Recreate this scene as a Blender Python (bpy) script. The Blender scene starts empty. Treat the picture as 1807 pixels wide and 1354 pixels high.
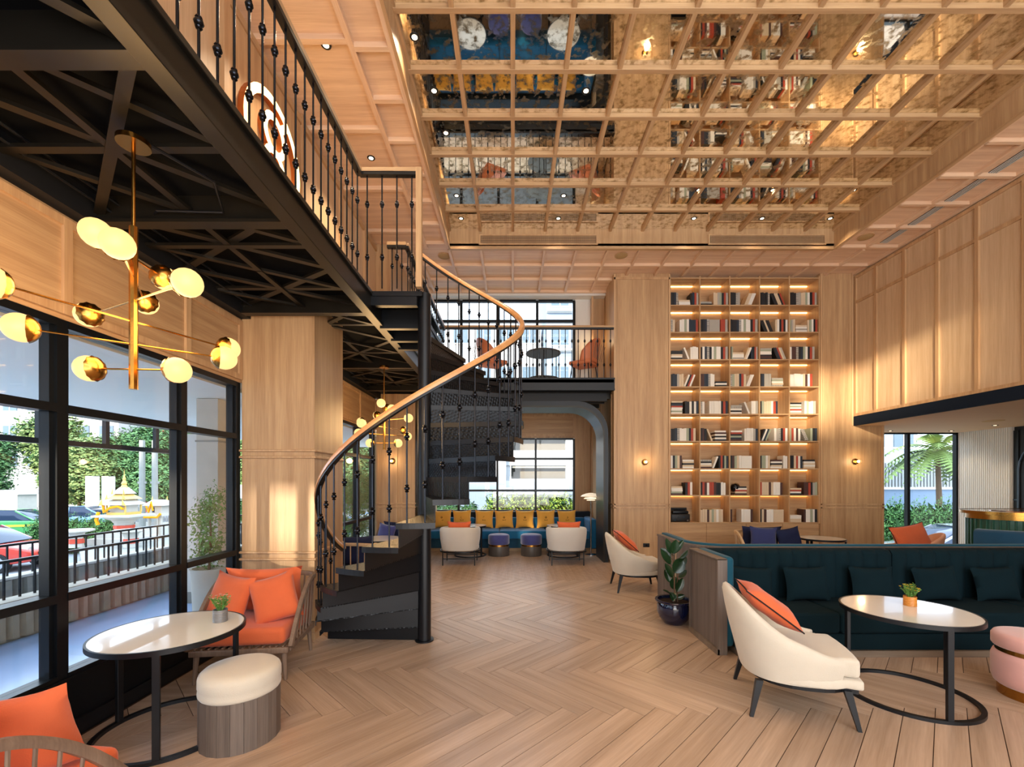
import bpy, bmesh, math, random
from mathutils import Vector, Matrix
random.seed(7)
PI = math.pi
sc = bpy.context.scene
COL = sc.collection

# ---------------------------------------------------------------- camera
cam_d = bpy.data.cameras.new('camera'); cam = bpy.data.objects.new('camera', cam_d); COL.objects.link(cam)
cam.location = (0, 0, 1.55); cam.rotation_euler = (PI/2, 0, 0)
cam_d.sensor_width = 36; cam_d.lens = 36*765/1807
cam_d.shift_x = -1.5/1807; cam_d.shift_y = 171/1807
cam_d.clip_start = 0.05; cam_d.clip_end = 300
sc.camera = cam
sc.view_settings.view_transform = 'Standard'; sc.view_settings.look = 'None'
sc.view_settings.gamma = 1; sc.view_settings.use_curve_mapping = False
sc.view_settings.exposure = 0.0

# ---------------------------------------------------------------- world, sun, daylight
w = bpy.data.worlds.new('world'); sc.world = w; w.use_nodes = True
bg = w.node_tree.nodes['Background']; bg.inputs[0].default_value = (0.66, 0.82, 1.0, 1); bg.inputs[1].default_value = 6.0

def light(kind, name, loc, power, col, rot=(0,0,0), **kw):
    l = bpy.data.lights.new(name, kind); l.energy = power; l.color = col
    for k, v in kw.items(): setattr(l, k, v)
    o = bpy.data.objects.new(name, l); COL.objects.link(o); o.location = loc; o.rotation_euler = rot
    return o
# low morning sun coming in from behind the camera through the rear glazing
sd = Vector((0.40, 1.0, -0.15)).normalized()
sun = light('SUN', 'sun', (0, -6, 8), 10.0, (1.0, 0.84, 0.62), sd.to_track_quat('-Z', 'Y').to_euler(), angle=0.03)
# daylight of the large rear window (behind the camera)
light('AREA', 'rear_window_daylight', (2.2, -3.1, 2.9), 300, (1.0, 0.95, 0.90), (PI/2+.15, 0, 0), shape='RECTANGLE', size=7.5, size_y=4.6)
# added fill lamp inside the rear wall, aimed up to brighten the ceiling
light('AREA', 'rear_ceiling_fill', (2.2, -2.6, .5), 230, (1.0, 0.90, 0.78), (PI/2+.95, 0, 0), shape='RECTANGLE', size=7.5, size_y=2.2)

# ---------------------------------------------------------------- materials
def lin(h):
    h = h.lstrip('#'); c = [int(h[i:i+2], 16)/255 for i in (0, 2, 4)]
    return tuple((x/12.92 if x <= .04045 else ((x+.055)/1.055)**2.4) for x in c) + (1,)
MATS = {}
def mat(name, col, rough=.5, metal=0, emit=None, es=0, bump=None, noise=None, coat=0, sheen=0):
    if name in MATS: return MATS[name]
    m = bpy.data.materials.new(name); m.use_nodes = True; nt = m.node_tree; b = nt.nodes['Principled BSDF']
    c = lin(col) if isinstance(col, str) else col
    b.inputs['Base Color'].default_value = c; b.inputs['Roughness'].default_value = rough; b.inputs['Metallic'].default_value = metal
    if rough >= .7 and not metal: b.inputs['Specular IOR Level'].default_value = .15
    if coat: b.inputs['Coat Weight'].default_value = coat
    if sheen: b.inputs['Sheen Weight'].default_value = sheen
    if emit: b.inputs['Emission Color'].default_value = lin(emit) if isinstance(emit, str) else emit; b.inputs['Emission Strength'].default_value = es
    tc = nt.nodes.new('ShaderNodeTexCoord')
    if noise:   # (scale, amount)
        n = nt.nodes.new('ShaderNodeTexNoise'); n.inputs['Scale'].default_value = noise[0]; n.inputs['Detail'].default_value = 5
        nt.links.new(tc.outputs['Object'], n.inputs['Vector'])
        mx = nt.nodes.new('ShaderNodeMix'); mx.data_type = 'RGBA'
        mx.inputs[6].default_value = tuple(x*(1-noise[1]) for x in c[:3])+(1,); mx.inputs[7].default_value = tuple(min(1, x*(1+noise[1])) for x in c[:3])+(1,)
        nt.links.new(n.outputs[0], mx.inputs[0]); nt.links.new(mx.outputs[2], b.inputs['Base Color'])
    if bump:    # (scale, strength)
        n2 = nt.nodes.new('ShaderNodeTexNoise'); n2.inputs['Scale'].default_value = bump[0]; n2.inputs['Detail'].default_value = 3
        nt.links.new(tc.outputs['Object'], n2.inputs['Vector'])
        bp = nt.nodes.new('ShaderNodeBump'); bp.inputs['Strength'].default_value = bump[1]; bp.inputs['Distance'].default_value = .004
        nt.links.new(n2.outputs[0], bp.inputs['Height']); nt.links.new(bp.outputs[0], b.inputs['Normal'])
    MATS[name] = m; return m

def wood(name, c1, c2, axis='Z', rough=.45, scale=1.0, rnd=0.0, coat=0.0):
    """straight grained veneer: the grain runs along axis"""
    if name in MATS: return MATS[name]
    m = bpy.data.materials.new(name); m.use_nodes = True; nt = m.node_tree; b = nt.nodes['Principled BSDF']
    N = nt.nodes.new; L = nt.links.new
    tc = N('ShaderNodeTexCoord'); mp = N('ShaderNodeMapping'); L(tc.outputs['Object'], mp.inputs['Vector'])
    s = {'X': (.35, 9, 9), 'Y': (9, .35, 9), 'Z': (9, 9, .35)}[axis]
    mp.inputs['Scale'].default_value = tuple(x*scale for x in s)
    oi = N('ShaderNodeObjectInfo')
    if rnd:
        cm = N('ShaderNodeCombineXYZ'); ml = N('ShaderNodeMath'); ml.operation = 'MULTIPLY'; ml.inputs[1].default_value = 37
        L(oi.outputs['Random'], ml.inputs[0]); L(ml.outputs[0], cm.inputs[0]); L(ml.outputs[0], cm.inputs[1]); L(ml.outputs[0], cm.inputs[2]); L(cm.outputs[0], mp.inputs['Location'])
    n1 = N('ShaderNodeTexNoise'); n1.inputs['Scale'].default_value = 1.6; n1.inputs['Detail'].default_value = 6; n1.inputs['Roughness'].default_value = .62; L(mp.outputs[0], n1.inputs['Vector'])
    n2 = N('ShaderNodeTexNoise'); n2.inputs['Scale'].default_value = 14; n2.inputs['Detail'].default_value = 3; L(mp.outputs[0], n2.inputs['Vector'])
    ad = N('ShaderNodeMath'); ad.operation = 'MULTIPLY_ADD'; ad.inputs[1].default_value = .35; L(n2.outputs[0], ad.inputs[0]); L(n1.outputs[0], ad.inputs[2])
    cr = N('ShaderNodeValToRGB'); cr.color_ramp.elements[0].position = .38; cr.color_ramp.elements[1].position = .92
    cr.color_ramp.elements[0].color = lin(c1); cr.color_ramp.elements[1].color = lin(c2); L(ad.outputs[0], cr.inputs[0])
    out = cr.outputs[0]
    if rnd:
        hs = N('ShaderNodeHueSaturation'); mr = N('ShaderNodeMapRange'); mr.inputs['To Min'].default_value = 1-rnd; mr.inputs['To Max'].default_value = 1+rnd
        L(oi.outputs['Random'], mr.inputs['Value']); L(mr.outputs[0], hs.inputs['Value']); L(out, hs.inputs['Color']); out = hs.outputs[0]
    L(out, b.inputs['Base Color']); b.inputs['Roughness'].default_value = rough
    if coat: b.inputs['Coat Weight'].default_value = coat; b.inputs['Coat Roughness'].default_value = .15
    bp = N('ShaderNodeBump'); bp.inputs['Strength'].default_value = .12; bp.inputs['Distance'].default_value = .002; L(n2.outputs[0], bp.inputs['Height']); L(bp.outputs[0], b.inputs['Normal'])
    MATS[name] = m; return m

OAK1, OAK2 = '#9C744E', '#CDA87C'
M_oak_z = wood('oak_upright_grain', OAK1, OAK2, 'Z')
M_oak_x = wood('oak_cross_grain', OAK1, OAK2, 'X')
M_oak_y = wood('oak_long_grain', OAK1, OAK2, 'Y')
M_oak_trim = wood('oak_trim', '#A67C55', '#D2AC80', 'Z', scale=.7)
M_ceil_x = wood('ceiling_oak_cross', '#C9A080', '#ECCBA8', 'X')
M_ceil_y = wood('ceiling_oak_long', '#C9A080', '#ECCBA8', 'Y')
M_pale = wood('pale_oak', '#BC9870', '#DDC09C', 'Z')
M_floor = wood('floor_oak_tile', '#9A7E66', '#C4A68C', 'X', rough=.27, scale=.8, rnd=.10)
M_grout = mat('floor_joint', '#3E2B1E', .8)
M_greywood = wood('grey_brown_stained_wood', '#453A33', '#77685D', 'Z', rough=.5)
M_greywood_x = wood('grey_brown_stained_wood_lengthwise', '#54443A', '#84725F', 'X', rough=.5)
M_chairwood = wood('weathered_teak', '#5C4638', '#8F7662', 'Z', rough=.55)
M_lightash = wood('light_ash', '#B48E66', '#DDBE96', 'Z', rough=.5)
M_handrail = wood('handrail_beech', '#B87A45', '#DDA56C', 'X', rough=.3, coat=.3)
M_black = mat('black_steel', '#14161A', .38, .3, noise=(3, .25))
M_frame = mat('black_window_aluminium', '#0E1318', .35, .4)
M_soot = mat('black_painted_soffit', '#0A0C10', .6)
M_beam = mat('blackened_steel_beam', '#2A2620', .34, .55, noise=(5, .35))
M_brass = mat('brushed_brass', '#B5823C', .24, 1.0, bump=(60, .08))
M_chrome = mat('polished_chrome', '#C9C9CC', .12, 1.0)
M_silver = mat('knuckle_steel', '#2B2D33', .22, .9)
M_white = mat('white_paint', '#D2CEC6', .6)
M_stone = mat('white_quartz_table_top', '#E9E3D8', .12, coat=.4, noise=(4, .03))
M_globe = mat('opal_glass_lit', '#8A6A3C', .5, emit='#FFD98C', es=1.25)
M_bulb = mat('bulb_lit', '#FFF1D0', .3, emit='#FFD08A', es=9)
M_strip = mat('warm_light_strip', '#FFE0A8', .4, emit='#FFC577', es=10)
M_down = mat('downlight_lit', '#FFF6E6', .4, emit='#FFE9C4', es=9)
M_sign = mat('lit_sign_face', '#FFF0CC', .4, emit='#FFD78C', es=4.5)
M_cream = mat('cream_boucle_fabric', '#CBBFAC', .9, bump=(220, .35), noise=(8, .05), sheen=.3)
M_greyfab = mat('pale_grey_fabric', '#C9C3BA', .9, bump=(220, .3), noise=(5, .05), sheen=.3)
M_orange = mat('orange_woven_fabric', '#D4653C', .85, bump=(180, .3), noise=(10, .08), sheen=.2)
M_navy = mat('navy_fabric', '#363D68', .85, bump=(180, .3), noise=(10, .1), sheen=.2)
M_navyd = mat('dark_navy_fabric', '#222845', .85, bump=(180, .3), noise=(10, .1))
M_violet = mat('blue_violet_velvet', '#3F447F', .8, noise=(14, .08), sheen=.6)
M_mustard = mat('mustard_fabric', '#EFAE4C', .85, bump=(160,.3), noise=(9,.08), sheen=.2)
M_teal = mat('petrol_blue_velvet', '#123F58', .7, noise=(9, .15), sheen=.5)
M_tealbright = mat('bright_petrol_velvet', '#175C86', .7, noise=(6,.15), sheen=.15)
M_tealsofa = mat('teal_sofa_velvet', '#154A5C', .7, noise=(6,.15), sheen=.1)
M_dkgreen = mat('dark_bottle_green_velvet', '#081C22', .95, noise=(7,.15))
M_piping = mat('dark_piping', '#2A2523', .8)
M_pink = mat('dusty_pink_velvet', '#D9A094', .75, noise=(14, .06), sheen=.6)
M_leaf = mat('rubber_plant_leaf', '#1E3A1F', .3, noise=(12, .3), coat=.3)
M_leaf2 = mat('small_plant_leaf', '#5F8A3A', .6, noise=(30, .4))
M_hedge = mat('hedge_leaf', '#5F8A4C', .7, noise=(3, .45))
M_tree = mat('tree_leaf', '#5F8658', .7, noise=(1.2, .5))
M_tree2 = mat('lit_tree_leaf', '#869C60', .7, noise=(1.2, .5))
M_bark = mat('bark', '#6A5340', .85, noise=(8, .3))
M_potblue = mat('cobalt_glazed_ceramic', '#0A1230', .1, coat=.8)
M_soil = mat('soil', '#2B1F18', .95, noise=(30, .4))
M_conc = mat('pale_concrete', '#B9B4A8', .85, noise=(6, .12), bump=(30, .3))
M_concgrey = mat('grey_concrete', '#8E8F8A', .85, noise=(6, .15), bump=(30, .3))
M_rib = mat('weathered_ribbed_concrete', '#8C877A', .9, noise=(7, .3), bump=(20, .5))
M_pave = mat('sky_tinted_paving', '#A6C4F0', .22, noise=(1.5, .12))  # blue of the reflected sky put into the paving colour
M_road = mat('asphalt', '#8E949C', .8, noise=(2, .15))
M_soffit = mat('pale_canopy_soffit', '#F2F0E2', .5)
M_grass = mat('grass_leaf', '#5C7F3A', .9, noise=(3, .3))
M_book = {k: mat('book_'+n, c, .55, noise=(40, .06)) for k, n, c in [
 ('k','black','#1C1D20'),('b','navy','#222D3A'),('w','white','#E6DFD2'),('c','cream','#D3BC9C'),('g','grey','#A9A296'),
 ('r','red','#A8412B'),('m','brown','#4A2E28'),('t','sage','#9DA38A'),('o','orange','#C96A38')]}
def glass_mat(name='window_glass', refl=.08, tint=(1,1,1,1)):
    m = bpy.data.materials.new(name); m.use_nodes = True; nt = m.node_tree; nt.nodes.clear(); N = nt.nodes.new; L = nt.links.new
    o = N('ShaderNodeOutputMaterial'); mx = N('ShaderNodeMixShader'); t = N('ShaderNodeBsdfTransparent'); g = N('ShaderNodeBsdfGlossy')
    t.inputs[0].default_value = tint; g.inputs['Roughness'].default_value = .02
    lw = N('ShaderNodeLayerWeight'); pw = N('ShaderNodeMath'); pw.operation = 'POWER'; pw.inputs[1].default_value = 4
    ma = N('ShaderNodeMath'); ma.operation = 'MULTIPLY_ADD'; ma.inputs[1].default_value = .6; ma.inputs[2].default_value = refl/2
    L(lw.outputs['Facing'], pw.inputs[0]); L(pw.outputs[0], ma.inputs[0]); L(ma.outputs[0], mx.inputs[0]); L(t.outputs[0], mx.inputs[1]); L(g.outputs[0], mx.inputs[2]); L(mx.outputs[0], o.inputs[0])
    return m
M_glass = glass_mat()
def mirror_mat():
    m = bpy.data.materials.new('antique_mirror'); m.use_nodes = True; nt = m.node_tree; b = nt.nodes['Principled BSDF']; N = nt.nodes.new; L = nt.links.new
    tc = N('ShaderNodeTexCoord'); n = N('ShaderNodeTexNoise'); n.inputs['Scale'].default_value = 13; n.inputs['Detail'].default_value = 7; n.inputs['Roughness'].default_value = .65
    L(tc.outputs['Object'], n.inputs['Vector'])
    cr = N('ShaderNodeValToRGB'); e = cr.color_ramp.elements; e[0].position = .34; e[0].color = (.42, .35, .22, 1); e[1].position = .54; e[1].color = (.93, .88, .76, 1)
    L(n.outputs[0], cr.inputs[0]); L(cr.outputs[0], b.inputs['Base Color']); b.inputs['Metallic'].default_value = 1
    mr = N('ShaderNodeMapRange'); mr.inputs['From Min'].default_value = .35; mr.inputs['From Max'].default_value = .5; mr.inputs['To Min'].default_value = .22; mr.inputs['To Max'].default_value = .02
    L(n.outputs[0], mr.inputs['Value']); L(mr.outputs[0], b.inputs['Roughness'])
    return m
M_mirror = mirror_mat()
def tread_plate():
    m = bpy.data.materials.new('embossed_black_tread_plate'); m.use_nodes = True; nt = m.node_tree; b = nt.nodes['Principled BSDF']; N = nt.nodes.new; L = nt.links.new
    tc = N('ShaderNodeTexCoord'); mp = N('ShaderNodeMapping'); mp.inputs['Rotation'].default_value = (.6, .4, .785); mp.inputs['Scale'].default_value = (1, 1, 1); L(tc.outputs['Object'], mp.inputs[0])
    v = N('ShaderNodeTexVoronoi'); v.inputs['Scale'].default_value = 42; v.inputs['Randomness'].default_value = .05; L(mp.outputs[0], v.inputs['Vector'])
    bp = N('ShaderNodeBump'); bp.inputs['Strength'].default_value = .9; bp.inputs['Distance'].default_value = .006; L(v.outputs['Distance'], bp.inputs['Height']); L(bp.outputs[0], b.inputs['Normal'])
    b.inputs['Base Color'].default_value = lin('#15181C'); b.inputs['Metallic'].default_value = .6; b.inputs['Roughness'].default_value = .32
    return m
M_tread = tread_plate()
def striped_book():
    m = bpy.data.materials.new('book_black_white_bands'); m.use_nodes = True; nt = m.node_tree; b = nt.nodes['Principled BSDF']; N = nt.nodes.new; L = nt.links.new
    tc = N('ShaderNodeTexCoord'); sp = N('ShaderNodeSeparateXYZ'); L(tc.outputs['Object'], sp.inputs[0])
    a = N('ShaderNodeMath'); a.operation = 'MULTIPLY'; a.inputs[1].default_value = 42; L(sp.outputs[2], a.inputs[0])
    f = N('ShaderNodeMath'); f.operation = 'FRACT'; L(a.outputs[0], f.inputs[0])
    g = N('ShaderNodeMath'); g.operation = 'GREATER_THAN'; g.inputs[1].default_value = .5; L(f.outputs[0], g.inputs[0])
    mx = N('ShaderNodeMix'); mx.data_type = 'RGBA'; mx.inputs[6].default_value = lin('#1B1B1D'); mx.inputs[7].default_value = lin('#DDD6C8'); L(g.outputs[0], mx.inputs[0]); L(mx.outputs[2], b.inputs['Base Color'])
    b.inputs['Roughness'].default_value = .5
    return m
M_book['z'] = striped_book()

# ---------------------------------------------------------------- geometry helpers
class MB:
    def __init__(s): s.v = []; s.f = []
    def add(s, vs, fs, M=None):
        o = len(s.v)
        s.v += [tuple(M @ Vector(p)) for p in vs] if M is not None else [tuple(p) for p in vs]
        s.f += [tuple(i+o for i in f) for f in fs]; return s
    def box(s, x0, x1, y0, y1, z0, z1, M=None):
        return s.add([(x0,y0,z0),(x1,y0,z0),(x1,y1,z0),(x0,y1,z0),(x0,y0,z1),(x1,y0,z1),(x1,y1,z1),(x0,y1,z1)],
                     [(0,3,2,1),(4,5,6,7),(0,1,5,4),(1,2,6,5),(2,3,7,6),(3,0,4,7)], M)
    def bar(s, a, b, w, h, up=(0,0,1)):
        a, b = Vector(a), Vector(b); t = (b-a).normalized(); u = Vector(up)
        if abs(t.dot(u)) > .95: u = Vector((0,1,0))
        sd = t.cross(u).normalized(); u2 = sd.cross(t).normalized()
        vs = [p + sd*(i*w/2) + u2*(j*h/2) for p in (a, b) for i, j in ((-1,-1),(1,-1),(1,1),(-1,1))]
        return s.add(vs, [(0,1,2,3),(7,6,5,4),(0,4,5,1),(1,5,6,2),(2,6,7,3),(3,7,4,0)])
    def tube(s, pts, r, n=8, cap=True, closed=False):
        pts = [Vector(p) for p in pts]; rr = r if isinstance(r, (list, tuple)) else [r]*len(pts); rings = []; k = len(pts); u = None
        for i, p in enumerate(pts):
            t = (pts[(i+1) % k]-pts[i-1]) if closed else (pts[min(i+1, k-1)]-pts[max(i-1, 0)]); t.normalize()
            if u is None: u = Vector((0,0,1)) if abs(t.z) < .9 else Vector((1,0,0))
            a = t.cross(u)
            if a.length < 1e-4: a = t.cross(Vector((0,1,0)))
            a.normalize(); u = a.cross(t).normalized()
            rings.append([p + a*(math.cos(2*PI*j/n)*rr[i]) + u*(math.sin(2*PI*j/n)*rr[i]) for j in range(n)])
        vs = [q for g in rings for q in g]; fs = []
        for i in range(k if closed else k-1):
            for j in range(n): fs.append((i*n+j, i*n+(j+1) % n, ((i+1) % k)*n+(j+1) % n, ((i+1) % k)*n+j))
        if cap and not closed: fs += [tuple(range(n-1,-1,-1)), tuple(range((k-1)*n, k*n))]
        return s.add(vs, fs)
    def lathe(s, prof, n=16, M=None, caps=True):
        vs = []; fs = []
        for (r, z) in prof: vs += [(r*math.cos(2*PI*j/n), r*math.sin(2*PI*j/n), z) for j in range(n)]
        k = len(prof)
        for i in range(k-1):
            for j in range(n): fs.append((i*n+j, i*n+(j+1) % n, (i+1)*n+(j+1) % n, (i+1)*n+j))
        if caps:
            if prof[0][0] > 1e-4: fs.append(tuple(range(n-1,-1,-1)))
            if prof[-1][0] > 1e-4: fs.append(tuple(range((k-1)*n, k*n)))
        return s.add(vs, fs, M)
    def prism(s, poly, z0, z1, M=None):
        n = len(poly); vs = [(x,y,z0) for x,y in poly]+[(x,y,z1) for x,y in poly]
        return s.add(vs, [tuple(range(n-1,-1,-1)), tuple(range(n,2*n))]+[(i,(i+1)%n,n+(i+1)%n,n+i) for i in range(n)], M)
    def sweep(s, pts, prof, ups=None, closed=False):
        """profile (side, up) swept along pts with vertical up"""
        pts = [Vector(p) for p in pts]; k = len(pts); n = len(prof); vs = []
        for i, p in enumerate(pts):
            t = (pts[(i+1) % k]-pts[i-1]) if closed else (pts[min(i+1, k-1)]-pts[max(i-1, 0)]); t.normalize()
            a = t.cross(Vector((0,0,1))).normalized(); u = a.cross(t).normalized()
            vs += [p + a*q[0] + u*q[1] for q in prof]
        fs = []
        for i in range(k if closed else k-1):
            for j in range(n): fs.append((i*n+j, i*n+(j+1) % n, ((i+1) % k)*n+(j+1) % n, ((i+1) % k)*n+j))
        if not closed: fs += [tuple(range(n)), tuple(range(k*n-1, (k-1)*n-1, -1))]
        return s.add(vs, fs)
    def grid(s, fn, nu, nv, closeu=False):
        vs = [fn(i/nu if closeu else i/(nu-1), j/(nv-1)) for i in range(nu) for j in range(nv)]; fs = []
        for i in range(nu if closeu else nu-1):
            for j in range(nv-1): fs.append((i*nv+j, ((i+1) % nu)*nv+j, ((i+1) % nu)*nv+j+1, i*nv+j+1))
        return s.add(vs, fs)
    def mesh(s, name, m, smooth=False, angle=40):
        me = bpy.data.meshes.new(name); me.from_pydata([tuple(p) for p in s.v], [], s.f); me.update()
        bm = bmesh.new(); bm.from_mesh(me)
        bmesh.ops.remove_doubles(bm, verts=bm.verts, dist=1e-5) if smooth else None
        bmesh.ops.recalc_face_normals(bm, faces=bm.faces)
        if smooth:
            for f in bm.faces: f.smooth = True
            a = math.radians(angle)
            for e in bm.edges:
                if len(e.link_faces) == 2 and e.calc_face_angle(0) > a: e.smooth = False
        bm.to_mesh(me); bm.free()
        for q in (m if isinstance(m, (list, tuple)) else [m]): me.materials.append(q)
        return me
    def obj(s, name, m, parent=None, smooth=False, bevel=0, seg=2, loc=None, rot=None, angle=40, sub=0):
        return link(name, s.mesh(name, m, smooth, angle), parent, bevel, seg, loc, rot, sub)
def link(name, me, parent=None, bevel=0, seg=2, loc=None, rot=None, sub=0):
    o = bpy.data.objects.new(name, me); COL.objects.link(o)
    if parent: o.parent = parent
    if loc is not None: o.location = loc
    if rot is not None: o.rotation_euler = rot
    if bevel:
        b = o.modifiers.new('edge', 'BEVEL'); b.width = bevel; b.segments = seg; b.limit_method = 'ANGLE'
        if seg > 1:
            for p in me.polygons: p.use_smooth = True
    if sub:
        b = o.modifiers.new('soft', 'SUBSURF'); b.levels = sub; b.render_levels = sub
        for p in me.polygons: p.use_smooth = True
    return o
def thing(name, label, cat, loc=(0,0,0), rz=0, group=None):
    o = bpy.data.objects.new(name, None); COL.objects.link(o); o.location = loc; o.rotation_euler = (0,0,rz)
    o['label'] = label; o['category'] = cat
    if group: o['group'] = group
    return o
def tag(o, label, cat, group=None):
    o['label'] = label; o['category'] = cat
    if group: o['group'] = group
    return o
def struct(o, label=None):
    o['kind'] = 'structure'
    if label: o['label'] = label
    return o
def copy_tree(o, parent=None):
    c = o.copy(); COL.objects.link(c)
    if parent: c.parent = parent
    for ch in list(o.children): copy_tree(ch, c)
    return c
def dup(o, loc, rz=0, label=None, group=None):
    c = copy_tree(o); c.location = loc; c.rotation_euler = (0,0,rz)
    if label: c['label'] = label
    if group: c['group'] = group
    return c
def B(x0,x1,y0,y1,z0,z1): return MB().box(x0,x1,y0,y1,z0,z1)
# ================================================================ FLOOR (herringbone tiles)
FX0, FX1, FY0, FY1 = -2.62, 9.6, -3.2, 10.7
floor = struct(B(FX0-.05, FX1, FY0, FY1, -.06, -.005).obj('floor', M_grout))
def clip(poly, x0, x1, y0, y1):
    for ax, lim, sg in ((0,x0,1),(0,x1,-1),(1,y0,1),(1,y1,-1)):
        out = []
        for i in range(len(poly)):
            a, b = poly[i-1], poly[i]; da = (a[ax]-lim)*sg; db = (b[ax]-lim)*sg
            if da >= 0 and db >= 0: out.append(b)
            elif da >= 0 > db or db >= 0 > da:
                t = da/(da-db); p = (a[0]+(b[0]-a[0])*t, a[1]+(b[1]-a[1])*t); out.append(p)
                if db >= 0: out.append(b)
        poly = out
        if not poly: return poly
    return poly
PW = .15; NR = 6; g = .0022
R45 = Matrix.Rotation(-PI/4, 2); off = Vector((0.02, 2.215))
pl_me = B(-PW*NR/2+g, PW*NR/2-g, -PW/2+g, PW/2-g, -.012, 0).mesh('plank', M_floor)
planks = []
for i in range(-80, 110):
    for m_ in range(-8, 9):
        for kind in (0, 1):
            if kind == 0:
                j = i; u0, v0, du, dv = j+2*NR*m_, j, NR, 1
            else:
                u0, v0, du, dv = i, i-2*NR+1+2*NR*m_, 1, NR
            c = R45 @ Vector(((u0+du/2)*PW, (v0+dv/2)*PW)) + off
            if not (FX0-.5 < c.x < FX1+.5 and FY0-.5 < c.y < FY1+.5): continue
            cs = [(u0*PW+g, v0*PW+g), ((u0+du)*PW-g, v0*PW+g), ((u0+du)*PW-g, (v0+dv)*PW-g), (u0*PW+g, (v0+dv)*PW-g)]
            poly = [tuple(R45 @ Vector(q) + off) for q in cs]
            cp = clip(poly, FX0, FX1, FY0, FY1)
            if len(cp) < 3: continue
            whole = all((abs(a[0]-b[0])+abs(a[1]-b[1])) < 1e-6 for a, b in zip(sorted(cp), sorted(poly))) and len(cp) == 4
            vis = c.y > 1.9 and abs(c.x) < 1.25*c.y+.6 and c.y < 7
            hid = (c.x > 2.1 and 3.9 < c.y) or (c.x > 4.6) or (c.x < -2.3 and c.y < 2.6)
            planks.append(((0 if (vis and not hid) else 1), c.y, c, kind, poly, cp, whole))
planks.sort(key=lambda t: (t[0], t[1]))
rest = MB(); n_ = 0
for p in planks:
    _, _, c, kind, poly, cp, whole = p
    if n_ < 300 and p[0] == 0 and whole:
        link('plank', pl_me, floor, loc=(c.x, c.y, 0), rot=(0, 0, (-PI/4 if kind == 0 else PI/4))); n_ += 1
    elif n_ < 300 and p[0] == 0:
        MB().prism([(x-c.x, y-c.y) for x, y in cp], -.012, 0).obj('plank', M_floor, floor, loc=(c.x, c.y, 0)); n_ += 1
    else: rest.prism(cp, -.012, 0)
M_floor2 = wood('floor_oak_tile_far', '#9A7E66', '#BE9F86', 'Y', rough=.27, scale=.5)
r_ = rest.obj('planks', M_floor2, floor); r_['kind'] = 'stuff'

# ================================================================ helpers for panelled surfaces
def panelling(parent, O, U, N, us, ws, mp, ms, sw=.05, dp=.03, gap=.0, panel_t=.008, names=('stile','rail','panel')):
    """stiles at us, rails at ws, a raised panel sheet in every field. O origin, U horizontal unit, N outward normal"""
    O, U, N = Vector(O), Vector(U), Vector(N); W = Vector((0,0,1))
    def bx(u0,u1,w0,w1,n0,n1):
        vs = [O+U*u+N*n+W*w for w in (w0,w1) for u, n in ((u0,n0),(u1,n0),(u1,n1),(u0,n1))]
        return MB().add(vs, [(0,3,2,1),(4,5,6,7),(0,1,5,4),(1,2,6,5),(2,3,7,6),(3,0,4,7)])
    for u in us: bx(u-sw/2, u+sw/2, ws[0]-sw/2, ws[-1]+sw/2, 0, dp).obj(names[0], ms, parent)
    for w_ in ws:
        for a, b in zip(us[:-1], us[1:]): bx(a+sw/2, b-sw/2, w_-sw/2, w_+sw/2, 0, dp-.003).obj(names[1], ms, parent)
    for a, b in zip(us[:-1], us[1:]):
        for c, d in zip(ws[:-1], ws[1:]): bx(a+sw/2+gap, b-sw/2-gap, c+sw/2+gap, d-sw/2-gap, 0, panel_t).obj(names[2], mp, parent)

# ================================================================ LEFT WINDOW WALL
XW = -2.66
wl = struct(B(-2.80, XW, -3.2, 4.22, 0, .36).obj('wall_left', M_frame))
B(-2.66, -2.64, -3.2, 4.22, .0, .10).obj('plinth', M_black, wl)
B(-2.66, -2.645, -3.2, 4.22, .36, .375).obj('ledge', M_frame, wl)
wl2 = struct(B(-2.80, XW, 4.92, 8.37, 0, .36).obj('wall_left', M_frame))
wh = struct(B(-2.85, -2.65, -3.2, 8.37, 2.50, 3.3).obj('wall_left', M_oak_y))
panelling(wh, (-2.65,0,0), (0,1,0), (1,0,0), [-2.2,-1.25,-.3,.65,1.6,2.56,3.51,4.19], [2.55,3.07], M_oak_y, M_oak_trim, sw=.05, dp=.028)
panelling(wh, (-2.65,0,0), (0,1,0), (1,0,0), [4.95,6.1,7.5,8.34], [2.55,3.07], M_oak_y, M_oak_trim, sw=.05, dp=.028)
def glazed(n, y0, y1, label=None):
    """one bay of the side glazing between two mullions"""
    w_ = struct(MB().box(-2.76, -2.66, y1-.03, y1+.03, .36, 2.5).box(-2.76,-2.66,y0+.03,y0+.032,.36,2.5).obj(n, M_frame))
    z = [(.36,.40),(.83,.88),(1.95,2.0),(2.455,2.5)]
    for a, b in z: B(-2.75, -2.655, y0+.03, y1-.03, a, b).obj('transom', M_frame, w_)
    for (a, b) in ((.40,.83),(.88,1.95),(2.0,2.455)):
        B(-2.712, -2.704, y0+.03, y1-.03, a, b).obj('pane', M_glass, w_)
        f = MB()
        for q in (y0+.03, y1-.055): f.box(-2.74, -2.68, q, q+.025, a, b)
        f.obj('sash', M_frame, w_)
    return w_
ys = [-3.15,-2.2,-1.25,-.3,.65,1.6,2.56,3.51,4.2]
for i, (a, b) in enumerate(zip(ys[:-1], ys[1:])): glazed('window_%d' % (i+1), a, b)
for i, (a, b) in enumerate(((4.92,5.6),(5.6,6.55),(6.55,7.5),(7.5,8.34))): glazed('window_%d' % (i+9), a, b)

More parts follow.
